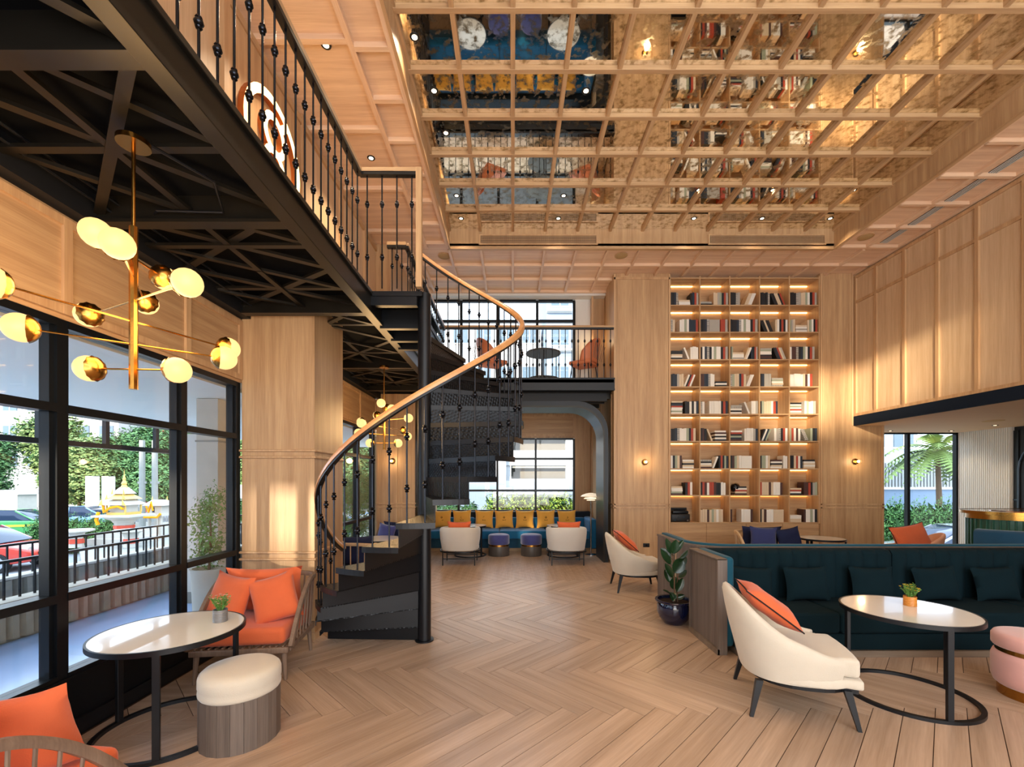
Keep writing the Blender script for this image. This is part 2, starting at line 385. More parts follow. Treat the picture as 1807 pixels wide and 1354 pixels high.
# ================================================================ WOOD COLUMNS
def column(name, x0, x1, y0, y1, zt, rails, mid=False):
    o = struct(B(x0,x1,y0,y1,0,zt).obj(name, M_oak_z))
    for r in rails:
        MB().box(x0-.02,x1+.02,y0-.02,y0+.005,r,r+.022).box(x1-.005,x1+.02,y0+.005,y1+.02,r,r+.022).obj('moulding', M_oak_trim, o, bevel=.004, seg=1)
    B(x0-.008,x1+.008,y0-.008,y1+.008,0,.07).obj('plinth', M_oak_trim, o)
    zz = [0.07]+rails+[zt]
    MB().box(x0,x0+.03,y0-.012,y0,.07,zt).box(x1-.03,x1,y0-.012,y0,.07,zt).obj('stile', M_oak_trim, o) if mid else None
    if mid: B((x0+x1)/2-.03,(x0+x1)/2+.03,y0-.014,y0,.07,zt).obj('stile', M_oak_trim, o)
    return o
column('wall_left_pier', -2.637, -1.93, 4.22, 4.92, 3.30, [.772,.838,1.765,1.829])
column('wall_left_pier', -2.63, -1.885, 8.37, 9.1, 3.22, [1.02,1.09], True)

# ================================================================ MEZZANINE (left gallery)
M_void = mat('matt_black_paint', '#040508', .95)
mz = struct(B(-2.9, -1.40, -3.2, 9.05, 3.298, 3.33).obj('floor_gallery', M_void))
mz2 = struct(B(-2.9,-1.45,-3.2,9.05,3.33,3.334).obj('floor_gallery_boards', M_pale))
eb = bpy.data.objects.new('floor_edge_girder', None); COL.objects.link(eb); eb.location = (-1.317,0,3.117); struct(eb, 'blackened steel girder along the gallery edge under the balusters')
def gb(*a):
    return MB().box(*a)
gb(-.09,0,-3.2,9.0,0,.035).obj('bottom_flange', M_beam, eb, bevel=.003, seg=1)
gb(-.075,-.022,-3.2,9.0,.035,.178).obj('web', M_beam, eb)
gb(-.11,0,-3.2,9.0,.178,.213).obj('top_flange', M_beam, eb, bevel=.003, seg=1)
wb = struct(B(-2.75,-2.55,-3.2,8.4,3.12,3.3).obj('ceiling_edge_beam', M_soot))
tr = bpy.data.objects.new('ceiling_bracing', None); COL.objects.link(tr); tr.location = (0,0,3.14); struct(tr, 'black steel cross beams and diagonal braces beneath the gallery floor')
mains = [-.6,.52,1.62,2.67,4.1,6.09,7.6]
for y in mains:
    MB().box(-2.56,-1.40,y-.04,y+.04,-.02,.0).box(-2.56,-1.40,y-.01,y+.01,0,.158).obj('cross_beam', M_beam, tr)
zb = .05
bn_ = [0]
def brace(a, b, w_=.05):
    bn_[0] = (bn_[0]+1) % 7; z_ = zb+.0035*bn_[0]
    MB().bar((a[0],a[1],z_), (b[0],b[1],z_), w_, .02).obj('brace', M_beam, tr)
for a, b in zip(mains[:-1], mains[1:]):
    n = 1 if b-a < 1.3 else 2
    for k in range(n):
        y0 = a+(b-a)*k/n; y1 = a+(b-a)*(k+1)/n; ym = (y0+y1)/2; xm = -1.98
        brace((-2.55,y0),(-1.42,y1)); brace((-2.55,y1),(-1.42,y0)); brace((-2.55,ym),(-1.42,ym), .045); brace((xm,y0),(xm,y1), .045)
        brace((-2.55,ym),(xm,y1),.04); brace((xm,y0),(-1.42,ym),.04)
for x, z in ((-2.47,.06),(-2.42,.10)): MB().tube([(x,-3,z),(x,8.3,z)], .009, 6).obj('conduit', M_black, tr)
MB().tube([(-1.75,2.0,.0),(-1.62,2.35,.03),(-1.75,2.62,.03),(-2.15,2.62,.04),(-2.3,2.75,.06),(-2.42,2.8,.1)], .008, 6).obj('conduit', M_black, tr)

# back balcony
struct(B(-1.42,1.87,8.02,9.05,3.36,3.44).obj('floor_balcony', M_pale))
bb = bpy.data.objects.new('floor_balcony_girder', None); COL.objects.link(bb); bb.location = (0,8.0,3.216); struct(bb, 'black steel girder along the front edge of the rear balcony')
gb(-1.42,1.885,0,.10,0,.03).obj('bottom_flange', M_black, bb); gb(-1.42,1.885,.02,.06,.03,.20).obj('web', M_black, bb); gb(-1.42,1.885,0,.10,.20,.231).obj('top_flange', M_black, bb)
cb = struct(B(-2.9,1.9,8.1,10.8,3.25,3.36).obj('ceiling_alcove', M_soot))
for y in (8.35,8.6,8.85,9.4): B(-1.8,1.87,y,y+.06,3.12,3.25).obj('cross_beam', M_beam, cb)

# steel portal below the balcony
def arch_pts(xi, zi, r, n=10):
    p = [(-xi, 0)]
    p += [(-xi + r - r*math.cos(t), zi - r + r*math.sin(t)) for t in [PI/2*k/n for k in range(n+1)]]
    p += [(xi - r + r*math.sin(t), zi - r + r*math.cos(t)) for t in [PI/2*k/n for k in range(n+1)]]
    p += [(xi, 0)]
    return p
pt = thing('steel_portal', 'black steel arch with rounded corners standing below the rear balcony', 'arch', (.0,8.19,0))
inn = arch_pts(1.71, 2.93, .55); out = [(x*(1.82/1.71) if abs(x) > 1.7 else x*1.07, z+.12 if z > 0 else 0) for x, z in inn]
out = arch_pts(1.80, 3.05, .60)
m_ = MB(); n = len(inn)
vs = [(x,0,z) for x,z in inn]+[(x,0,z) for x,z in out]+[(x,.72,z) for x,z in inn]+[(x,.72,z) for x,z in out]
fs = []
for i in range(n-1):
    fs += [(i,i+1,n+i+1,n+i),(2*n+i,3*n+i,3*n+i+1,2*n+i+1),(i,2*n+i,2*n+i+1,i+1),(n+i,n+i+1,3*n+i+1,3*n+i)]
m_.add(vs, fs).obj('arch_lining', M_black, pt, smooth=True, angle=50)
m_ = MB()
o2 = arch_pts(1.74, 2.96, .55)
vs = [(x,-.012,z) for x,z in inn]+[(x,-.012,z) for x,z in o2]+[(x,0,z) for x,z in inn]+[(x,0,z) for x,z in o2]
m_.add(vs, fs).obj('front_rib', M_beam, pt)
sp_ = MB()
sp_.box(-1.78,1.78,.02,.05,3.05,3.2)
sp_.obj('spandrel', M_soot, pt)

# ================================================================ ALCOVE BACK WALL with window
yb = 10.62
wbk = struct(MB().box(-2.9,-2.3,yb,yb+.15,0,3.25).box(1.52,1.95,yb,yb+.15,0,3.25).box(-2.3,1.52,yb,yb+.15,0,.80).box(-2.3,1.52,yb,yb+.15,2.59,3.25).obj('wall_back', M_oak_z))
panelling(wbk, (0,yb,0), (1,0,0), (0,-1,0), [-2.3,-1.1,.18,1.50], [2.66,3.14], M_oak_x, M_oak_trim, sw=.05, dp=.025)
def window_y(name, y, xs, zs, tfr=.05):
    w_ = struct(MB().box(xs[0]-tfr/2,xs[0]+tfr/2,y-.04,y+.04,zs[0],zs[-1]).obj(name, M_frame))
    for x in xs[1:]: B(x-tfr/2,x+tfr/2,y-.04,y+.04,zs[0],zs[-1]).obj('mullion', M_frame, w_)
    for z in zs:
        for a, b in zip(xs[:-1], xs[1:]): B(a+tfr/2,b-tfr/2,y-.035,y+.035,z-tfr/2,z+tfr/2).obj('transom', M_frame, w_)
    for a, b in zip(xs[:-1], xs[1:]):
        for c, d in zip(zs[:-1], zs[1:]): B(a+tfr/2,b-tfr/2,y-.004,y+.004,c+tfr/2,d-tfr/2).obj('pane', M_glass, w_)
    return w_
window_y('window_20', yb+.04, [-2.28,-1.33,-.38,.56,1.50], [.80,1.30,2.08,2.57])
struct(B(-2.9,-1.86,9.1,10.62,0,3.25).obj('wall_back_left', M_oak_z))
# wall block left of the bookcase
wr = struct(B(1.895,2.925,8.1,10.8,0,5.44).obj('wall_back_pier', M_oak_z))
for r in (1.04,1.10): B(1.875,2.925,8.08,8.1,r-.011,r+.011).obj('moulding', M_oak_trim, wr)
for (a, b) in ((.08,1.03),(1.12,5.32)): B(1.95,2.90,8.092,8.1,a,b).obj('panel', M_oak_z, wr)
for x in (1.885,2.905): B(x,x+.03,8.08,8.1,.0,5.40).obj('stile', M_oak_trim, wr)
B(1.88,2.93,8.08,8.1,0,.07).obj('plinth', M_oak_trim, wr); B(1.88,2.93,8.08,8.1,5.30,5.34).obj('moulding', M_oak_trim, wr)
for x in (8.3,9.3,10.3): B(1.88,1.895,x,x+.05,.0,3.2).obj('stile', M_oak_trim, wr)
for r in (1.04,1.10): B(1.875,1.895,8.1,10.6,r-.011,r+.011).obj('moulding', M_oak_trim, wr)
# wall block right of the bookcase
w2 = struct(B(5.735,6.91,8.1,9.3,0,5.44).obj('wall_back_pier', M_oak_z))
for r in (1.04,1.10): B(5.735,6.93,8.08,8.1,r-.011,r+.011).obj('moulding', M_oak_trim, w2)
for (a, b, c, d) in ((5.78,6.86,.08,1.03),(5.78,6.34,1.12,5.3),(6.34,6.86,1.12,2.55)): B(a,b,8.092,8.1,c,d).obj('panel', M_oak_z, w2)
for x in (5.74,6.32): B(x,x+.028,8.08,8.1,(0 if x<6 else 2.57),5.40).obj('stile', M_oak_trim, w2)
B(6.885,6.92,8.08,8.1,0,2.57).obj('stile', M_oak_trim, w2); B(5.735,6.93,8.08,8.1,0,.07).obj('plinth', M_oak_trim, w2)
struct(B(2.925,5.735,8.46,8.6,0,5.44).obj('wall_back_centre', M_oak_x))

# ================================================================ UPPER RIGHT WALL (panelled gallery front)
wR = struct(B(6.40,6.5,-3.2,8.1,2.74,5.44).obj('wall_right', M_pale))
us = [8.07]+[7.62-.555*k for k in range(0, 20)]
panelling(wR, (6.40,0,0), (0,-1,0), (-1,0,0), [-u for u in us], [2.77,4.86,5.33], M_pale, M_oak_trim, sw=.05, dp=.035)
nv = struct(B(6.36,6.42,-3.2,8.1,2.57,2.74).obj('trim_1', mat('dark_navy_fascia','#121E2C',.8)))
struct(B(6.42,9.7,-3.2,9.3,2.57,2.72).obj('ceiling_bar', mat('beige_bar_ceiling','#C2A583',.7)))

# bar side: window, fluted wall, dark opening
window_y('window_21', 9.3, [6.95,8.46,9.50], [.03,2.57], .06)
fw = struct(B(9.53,9.65,8.28,9.3,0,2.57).obj('wall_right_fluted', mat('white_fluted_panel','#CFC9BE',.6)))
fl = MB()
for k in range(26):
    y = 8.29+k*.0388; fl.prism([(9.53,y),(9.505,y+.006),(9.50,y+.018),(9.505,y+.03),(9.53,y+.036)], 0, 2.57)
o = fl.obj('flutes', MATS['white_fluted_panel'], fw); o['kind'] = 'stuff'
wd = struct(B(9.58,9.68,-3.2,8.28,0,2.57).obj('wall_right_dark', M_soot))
da = thing('metal_archway', 'thin black metal arch frame in the dark doorway beside the fluted wall', 'arch', (9.56,7.6,0))
pts = [(0,.60,0),(0,.60,1.75)]+[(0,.60*math.cos(t),1.75+.60*math.sin(t)) for t in [PI*k/12 for k in range(1,12)]]+[(0,-.60,1.75),(0,-.60,0)]
MB().tube(pts, .016, 6).obj('arch_frame', mat('grey_metal','#4A5560',.4,.6), da); MB().bar((0,.60,1.18),(0,.68,1.18),.02,.02).obj('crossbar', MATS['grey_metal'], da)
MB().box(.0,.02,.60,.68,0,2.5).obj('upright', M_black, da)

# ================================================================ CEILINGS
Zc = 5.37      # underside of outer coffer ribs
Zm = 5.71      # mirror
mir = struct(B(-1.05,5.30,.3,7.154,Zm,Zm+.02).obj('ceiling_mirror', M_soot))
ysb = [3.765+.565*k for k in range(-6, 7)]     # near edges of cross beams, the last is the far fascia
xsr = [.535*k for k in range(-1, 10)]
edgesx = [-1.047]+xsr+[5.30]
ycells = [.32]+[y+.025 for y in ysb[:-1]]+[7.154]
for i, (xa, xb) in enumerate(zip(edgesx[:-1], edgesx[1:])):
    for j, (ya, yb_) in enumerate(zip(ycells[:-1], ycells[1:])):
        B(xa+.004, xb-.004, ya+.004, yb_-.004, Zm-.006, Zm).obj('mirror_panel', M_mirror, mir)
grid = struct(MB().box(-1.06,-1.047,.3,7.16,Zc,Zm).box(5.30,5.313,.3,7.16,Zc,Zm).obj('ceiling_grid', M_oak_z))
for y in ysb[:-1]: B(-1.047,5.30,y,y+.05,Zm-.056,Zm-.006).obj('cross_beam', M_oak_x, grid, bevel=.002, seg=1)
for x in xsr: 
    yy = [.3]+[v for y in ysb[:-1] for v in (y, y+.05)]+[7.154]
    m_ = MB()
    for a, b in zip(yy[::2], yy[1::2]): m_.box(x-.022,x+.022,a,b,Zm-.054,Zm-.006)
    m_.obj('rib', M_oak_y, grid)
for x0, x1 in ((-1.047,-1.02),(5.27,5.30)): B(x0,x1,.3,7.154,Zm-.05,Zm-.006).obj('edge_moulding', M_oak_y, grid)
for x0, x1 in ((-1.06,-1.03),(5.285,5.34)): B(x0,x1,.3,7.154,Zc-.004,Zc+.02).obj('edge_moulding', M_oak_y, grid)
struct(B(-1.06,5.313,.26,.30,Zc,Zm).obj('ceiling_fascia_near', M_oak_z))
ff = struct(B(-1.06,5.313,7.154,7.20,Zc,Zm).obj('ceiling_fascia', M_oak_z)); B(-1.06,5.31,7.14,7.2,Zc-.004,Zc+.025).obj('edge_moulding', M_oak_x, ff)
# air grilles in the fascia
for i, (x0, x1) in enumerate(((-.56,1.40),(3.22,5.16))):
    gr = thing('air_grille', ('long louvred air grille in the ceiling fascia above the spiral stair side' if i == 0 else 'long louvred air grille in the ceiling fascia above the bookcase'), 'vent', ((x0+x1)/2,7.15,5.52), 0, 'air grilles in the fascia')
    hw = (x1-x0)/2
    MB().box(-hw,hw,-.012,.004,-.085,-.065).box(-hw,hw,-.012,.004,.065,.085).box(-hw,-hw+.02,-.012,.004,-.065,.065).box(hw-.02,hw,-.012,.004,-.065,.065).obj('frame', M_oak_trim, gr)
    B(-hw+.02,hw-.02,-.002,.003,-.065,.065).obj('backing', M_soot, gr)
    s_ = MB(); n = int(2*hw/.022)
    for k in range(n): s_.box(-hw+.02+k*.022,-hw+.026+k*.022,-.009,-.003,-.065,.065)
    for k in range(5): s_.box(-hw+.02,hw-.02,-.01,-.004,-.055+k*.026,-.049+k*.026)
    o = s_.obj('louvres', M_oak_trim, gr); o['kind'] = 'stuff'
# outer coffered ceiling
ce = struct(MB().box(-2.4,6.5,7.154,8.86,Zc+.05,Zc+.09).box(5.313,6.5,-3.2,7.154,Zc+.05,Zc+.09).box(-2.4,-1.06,-3.2,7.154,Zc+.05,Zc+.09).box(-1.06,5.313,-3.2,.3,Zc+.05,Zc+.09).obj('ceiling', M_ceil_x))
def crib(x0,x1,y0,y1,m=M_ceil_y): B(x0,x1,y0,y1,Zc,Zc+.05).obj('coffer_rib', m, ce)
for y in (7.72,8.27,8.81): crib(-2.25,6.37,y,y+.045,M_ceil_x)
for k in range(-4, 13):
    x = .53*k
    if -2.2 < x < 6.3:
        for a, b in ((7.20,7.72),(7.765,8.27),(8.315,8.81)):
            if x > 1.9 and a > 8.09: continue
            crib(x-.022,x+.022,a,b,M_ceil_y)
for y in [7.11-.555*k for k in range(0, 14)]: crib(5.36,6.33,y,y+.045,M_ceil_x)
crib(5.32,5.37,-.5,7.15,M_ceil_y); crib(6.32,6.37,-.5,8.08,M_ceil_y)
yy = [7.11-.555*k for k in range(0, 14)]
for a, b in zip(yy[1:], yy[:-1]): crib(5.79,5.835,a+.045,b,M_ceil_y)
for y in [7.0-.53*k for k in range(0, 14)]: crib(-1.40,-1.10,y,y+.045,M_ceil_x)
crib(-1.45,-1.40,-.5,7.15,M_ceil_y); crib(-1.10,-1.06,-.5,7.15,M_ceil_y)
for y in (6.66,5.69,4.72,3.75,2.78,1.8): crib(-2.25,-1.45,y,y+.05,M_ceil_x)
# linear diffuser, speakers, downlights
ld = thing('linear_diffuser', 'long slotted air diffuser in the ceiling along the panelled gallery wall', 'vent', (6.03,5.0,Zc+.044))
for k in range(4): B(-.055+k*.03,-.045+k*.03,-2.2,2.05,-.008,.006).obj('blade', M_white, ld)
B(-.06,.06,-2.2,2.05,.0,.006).obj('backing', M_soot, ld)
M_spk = mat('beige_speaker_grille','#B89A6C',.7,bump=(400,.4))
for i, (x, y, lb) in enumerate(((-1.18,7.47,'round ceiling speaker above the spiral stair handrail'),(1.86,7.45,'round ceiling speaker in the coffers left of the bookcase'),(5.60,6.88,'round ceiling speaker beside the corner of the mirror ceiling'))):
    s_ = thing('ceiling_speaker', lb, 'speaker', (x,y,Zc+.05), 0, 'round ceiling speakers')
    MB().lathe([(.0,-.012),(.09,-.012),(.10,-.008),(.10,-.0)],24).obj('grille', M_spk, s_, smooth=True)
    MB().lathe([(.10,-.012),(.112,-.01),(.112,0),(.10,0)],24,caps=False).obj('rim', M_oak_trim, s_, smooth=True)
dl_me = MB().lathe([(.0,-.004),(.026,-.004),(.026,.0)],12).mesh('lamp', M_down)
rm_me = MB().lathe([(.026,-.004),(.04,-.007),(.046,-.002),(.046,.002),(.026,.002)],16,caps=False).mesh('rim', M_black)
def downlight(x, y, z, label, group, spot=0, col=(1,.80,.55)):
    t = thing('downlight', label, 'downlight', (x,y,z), 0, group); link('lamp', dl_me, t); link('rim', rm_me, t)
    if spot:
        l = light('SPOT', 'downlight_beam', (x,y,z-.03), spot, col, (0,0,0), spot_size=1.9, spot_blend=.6, shadow_soft_size=.06)
G1 = 'small downlights recessed in the mirror ceiling'
mz_ = Zm-.006
for x, y, lb in ((-.92,4.06,'over the gallery edge, nearest'),(-.84,4.62,'over the gallery edge, second'),(-.80,5.18,'over the gallery edge, third'),(-.82,6.32,'over the gallery edge, fourth'),(-.82,6.87,'over the gallery edge, in the last row'),
              (.72,6.87,'in the last row above the stair'),(.74,6.32,'above the rear balcony stair side'),(.78,4.62,'over the middle of the room'),
              (2.87,6.87,'in the last row left of the bookcase'),(3.95,6.87,'in the last row above the bookcase'),(5.03,6.87,'in the last row by the corner'),(2.66,6.2,'above the left side of the bookcase'),(3.72,6.2,'above the centre of the bookcase'),(4.87,6.2,'above the right side of the bookcase')):
    downlight(x, y, mz_, 'recessed downlight in mirror ceiling '+lb, G1, 26)
downlight(-1.66,3.85,Zc+.048,'downlight in the wood ceiling over the gallery','downlights over the gallery', 120)
downlight(-1.7,5.2,Zc+.048,'downlight in the wood ceiling at the far end of the gallery','downlights over the gallery', 120)
for x, y, lb in ((8.9,8.0,'nearest the dark doorway'),(7.75,8.9,'beside the corner window'),(8.7,7.2,'furthest over the bar counter'),(9.0,8.9,'by the fluted wall')): downlight(x,y,2.568,'recessed downlight in bar ceiling '+lb,'downlights in the bar ceiling', 22)
s_ = thing('ceiling_speaker', 'round speaker in the low bar ceiling', 'speaker', (8.2,7.4,2.568)); MB().lathe([(0,-.01),(.13,-.01),(.14,0)],24).obj('grille', M_spk, s_)

# ================================================================ UPSTAIRS LEFT WALL, back windows
up = struct(B(-2.40,-2.25,-3.2,7.1,3.334,5.42).obj('wall_gallery', M_pale))
for a, b in ((3.42,4.55),): 
    B(-2.25,-2.235,a,b,3.35,5.30).obj('panel', M_oak_z, up)
for y in (1.3,2.35,3.33,4.57,5.6,6.5): B(-2.25,-2.215,y,y+.07,3.34,5.42).obj('stile', M_oak_trim, up)
for z in (5.30,3.34): B(-2.25,-2.22,-3.2,7.1,z,z+.07).obj('rail', M_oak_y, up)
struct(B(-2.48,-2.0,7.1,9.2,3.33,5.42).obj('wall_gallery_pier', M_oak_z))
wbu = struct(MB().box(-2.1,1.9,9.06,9.2,5.335,5.44).box(1.29,1.62,9.06,9.2,3.44,5.335).box(-2.1,-1.87,9.06,9.2,3.44,5.335).obj('wall_back_upper', M_white))
B(-2.1,1.9,8.86,9.06,5.33,5.42).obj('lintel', M_white, wbu)
B(1.62,1.66,8.9,9.06,3.44,5.35).obj('jamb', M_oak_trim, wbu); B(1.66,1.9,9.02,9.2,3.44,5.35).obj('panel', M_oak_z, wbu)
window_y('window_22', 9.1, [-1.86,-1.08,-.30,.51,1.28], [3.47,4.886,5.31], .055)
# rear wall behind the camera: piers and beams around big openings
rw = struct(MB().box(-2.9,-1.6,-3.3,-3.2,0,5.6).box(6.2,9.7,-3.3,-3.2,0,5.6).box(-1.6,6.2,-3.3,-3.2,0,.3).box(-1.6,6.2,-3.3,-3.2,5.3,5.6).obj('wall_front', M_oak_z))
mu = MB()
for x in (0,1.55,3.1,4.65): mu.box(x-.05,x+.05,-3.3,-3.2,.3,5.3)
mu.box(-1.6,6.2,-3.3,-3.2,2.5,2.75)
mu.obj('mullion', M_frame, rw)
# ================================================================ SPIRAL STAIR
CX, CY = -.856, 4.2
st = thing('spiral_staircase', 'black steel spiral staircase with closed risers and curving wooden handrail', 'staircase', (CX,CY,0))
def pol(r, phi):   # phi in degrees, 0 = towards the camera, growing counter-clockwise seen from above
    a = math.radians(phi); return (r*math.sin(a), -r*math.cos(a))
STEP = 16.3
def zt(k): return .137+.182*(k-1) if k <= 7 else 1.229+.1751*(k-7)
MB().lathe([(.062,0),(.062,3.35)],28).obj('post', M_black, st, smooth=True)
MB().lathe([(.09,0),(.09,.012),(.062,.014)],28).obj('post_foot', M_black, st)
ball = {}
def baluster_mesh(h, k1, k2, sq=.0065):
    key = (round(h,3), round(k1,3), round(k2,3))
    if key in ball: return ball[key]
    prof = [(.0068,0),(.0068,k1-.03)]
    for k in (k1, k2):
        if k is None: continue
        if prof[-1][1] < k-.03: prof.append((.0068,k-.03))
        prof += [(.013,k-.028),(.016,k-.021),(.009,k-.014),(.019,k-.009),(.022,k),(.019,k+.009),(.009,k+.014),(.016,k+.021),(.013,k+.028),(.0068,k+.03)]
    prof.append((.0068,h))
    me = MB().lathe(prof,8).mesh('baluster', M_silver, True, 60); ball[key] = me; return me
R0, R1 = .055, .96
def railz(phi):
    P = [(-112,.80),(-100,.93),(-65,1.416),(0,2.10),(90,3.05),(195,4.22)]
    for (a, za), (b, zb_) in zip(P[:-1], P[1:]):
        if phi <= b: return za+(zb_-za)*(phi-a)/(b-a)
    return P[-1][1]
for k in range(1, 19):
    p0 = (k-7)*STEP; p1 = p0+STEP; z = zt(k)
    arc = [pol(R1, p0-1.0+(STEP+1.0)*i/6) for i in range(7)]; inn_ = [pol(R0, p1), pol(R0, p0)]
    a_, b_ = pol(R0,p0), pol(R1,p0-1.0)
    MB().prism(arc+inn_, z-.012, z).obj('tread', M_tread, st)
    m_ = MB()  # pan rim around the tread
    for q in range(6): 
        (xa,ya),(xb,yb_) = arc[q], arc[q+1]; m_.bar((xa,ya,z-.022),(xb,yb_,z-.022),.008,.044)
    m_.bar((*pol(.06,p0-1),z-.022),(*pol(R1,p0-1.0),z-.022),.008,.044)
    m_.obj('tread_rim', M_black, st)
    zl = zt(k-1) if k > 1 else 0
    (xa,ya),(xb,yb_) = pol(.06,p0), pol(R1-.012,p0)
    MB().bar((xa,ya,(zl+z-.012)/2),(xb,yb_,(zl+z-.012)/2),.006,z-.012-zl).obj('riser', M_tread if k > 7 else M_black, st)
    for f in (.22,.72):
        ph = p0+STEP*f; x, y = pol(R1-.02, ph); h = railz(ph)-z-.03
        link('baluster', baluster_mesh(h, round(h*.3,2), round(h*.74,2)), st, loc=(x,y,z))
# last riser up to the landing
p0 = 12*STEP; (xa,ya),(xb,yb_) = pol(.06,p0), pol(R1-.012,p0)
MB().bar((xa,ya,3.24),(xb,yb_,3.24),.006,.15).obj('riser', M_tread, st)
# skirt of the lowest steps reaching the floor
(xa,ya),(xb,yb_) = pol(.06,-92), pol(.95,-92)
MB().bar((xa,ya,.08),(xb,yb_,.08),.01,.15).obj('riser', M_black, st)
N_ = 90
path = [(*pol(.945,-108+(195+108)*i/N_), railz(-108+(195+108)*i/N_)) for i in range(N_+1)]
MB().sweep(path, [(-.026,-.012),(.026,-.012),(.028,.008),(.018,.026),(-.018,.026),(-.028,.008)]).obj('handrail', M_handrail, st, smooth=True, angle=35)
MB().sweep([(x,y,z-.02) for x,y,z in path], [(-.02,-.012),(.02,-.012),(.02,.008),(-.02,.008)]).obj('rail_bar', M_black, st)
# landing
ld_ = MB().box(-.55,.0,-.12,.95,3.30-.0,3.33); ld_.obj('landing', M_tread, st)
MB().box(-.47,.0,-.125,-.115,3.285,3.33).obj('landing_rim', M_black, st)
for y in (-.115,.22,.62,.93): MB().box(-.50,-.05,y,y+.06,3.10 if y > 0 else 3.20,3.29).obj('landing_joist', M_black, st)

# ================================================================ GALLERY RAILINGS
def rail_run(root, pts, z0, h, spacing, name='baluster', kz=(.29,.78), wood_m=M_oak_y, start=.0):
    """straight pieces: wooden top rail, flat bar and balusters"""
    me = baluster_mesh(h-.06, kz[0], kz[1])
    for (xa,ya), (xb,yb_) in zip(pts[:-1], pts[1:]):
        m_ = M_oak_x if abs(xb-xa) > abs(yb_-ya) else M_oak_y
        MB().bar((xa,ya,z0+h-.02),(xb,yb_,z0+h-.02),.055,.04).obj('top_rail', m_, root, bevel=.004, seg=1)
        MB().bar((xa,ya,z0+h-.05),(xb,yb_,z0+h-.055),.052,.03).obj('rail_bar', M_black, root)
        L_ = math.hypot(xb-xa, yb_-ya); n = max(1, int(round(L_/spacing)))
        for i in range(n):
            t = (i+.5)/n; link(name, me, root, loc=(xa+(xb-xa)*t, ya+(yb_-ya)*t, z0))
g1 = thing('gallery_railing', 'black baluster railing with wooden top rail along the left gallery and landing', 'railing', (0,0,0))
rail_run(g1, [(-1.42,-.6),(-1.42,4.02),(-.868,4.02)], 3.33, 1.11, .125)
MB().box(-.895,-.842,3.99,4.045,3.335,4.44).obj('newel', M_oak_z, g1, bevel=.003, seg=1)
g2 = thing('gallery_railing', 'black baluster railing with wooden top rail on the far gallery beyond the stairwell', 'railing', (0,0,0))
rail_run(g2, [(-1.50,5.18),(-1.27,5.18),(-1.27,8.02)], 3.33, 1.06, .12)
g3 = thing('balcony_railing', 'fine black baluster railing with pale wooden rail across the rear balcony', 'railing', (0,0,0))
rail_run(g3, [(-1.36,8.04),(1.87,8.04)], 3.445, .975, .121, kz=(.25,.69))

# ================================================================ LIT SIGN ON THE GALLERY WALL
sg = thing('lit_emblem_sign', 'glowing round emblem sign, a looped B shape in a ring, on the gallery wall', 'sign', (-2.235,3.98,4.58))
def strip_ring(r, w_, n, y, z, a0=0, a1=360):
    m_ = MB(); ms = MB(); k = n
    for q in range(k):
        t0 = math.radians(a0+(a1-a0)*q/k); t1 = math.radians(a0+(a1-a0)*(q+1)/k)
        P = [(y+(r+s)*math.cos(t), z+(r+s)*math.sin(t)) for t, s in ((t0,-w_/2),(t0,w_/2),(t1,w_/2),(t1,-w_/2))]
        vs = [(.05,a,b) for a,b in P]+[(.0,a,b) for a,b in P]
        m_.add([(.052,a,b) for a,b in P],[(0,1,2,3)]); ms.add(vs,[(1,2,6,5),(3,0,4,7),(3,2,1,0)])
    return m_, ms
M_signside = mat('copper_sign_return', '#B8682F', .4, .6)
for nm, args in (('ring', (.43,.07,40,0,0)),('inner_loop', (.155,.065,24,.0,.13)),('lower_loop', (.155,.065,24,.0,-.17))):
    a, b = strip_ring(*args); a.obj(nm+'_face', M_sign, sg); b.obj(nm+'_return', M_signside, sg)
MB().bar((.052,.10,.26),(.052,.22,.38),.07,.004,up=(1,0,0)).obj('link_face', M_sign, sg)

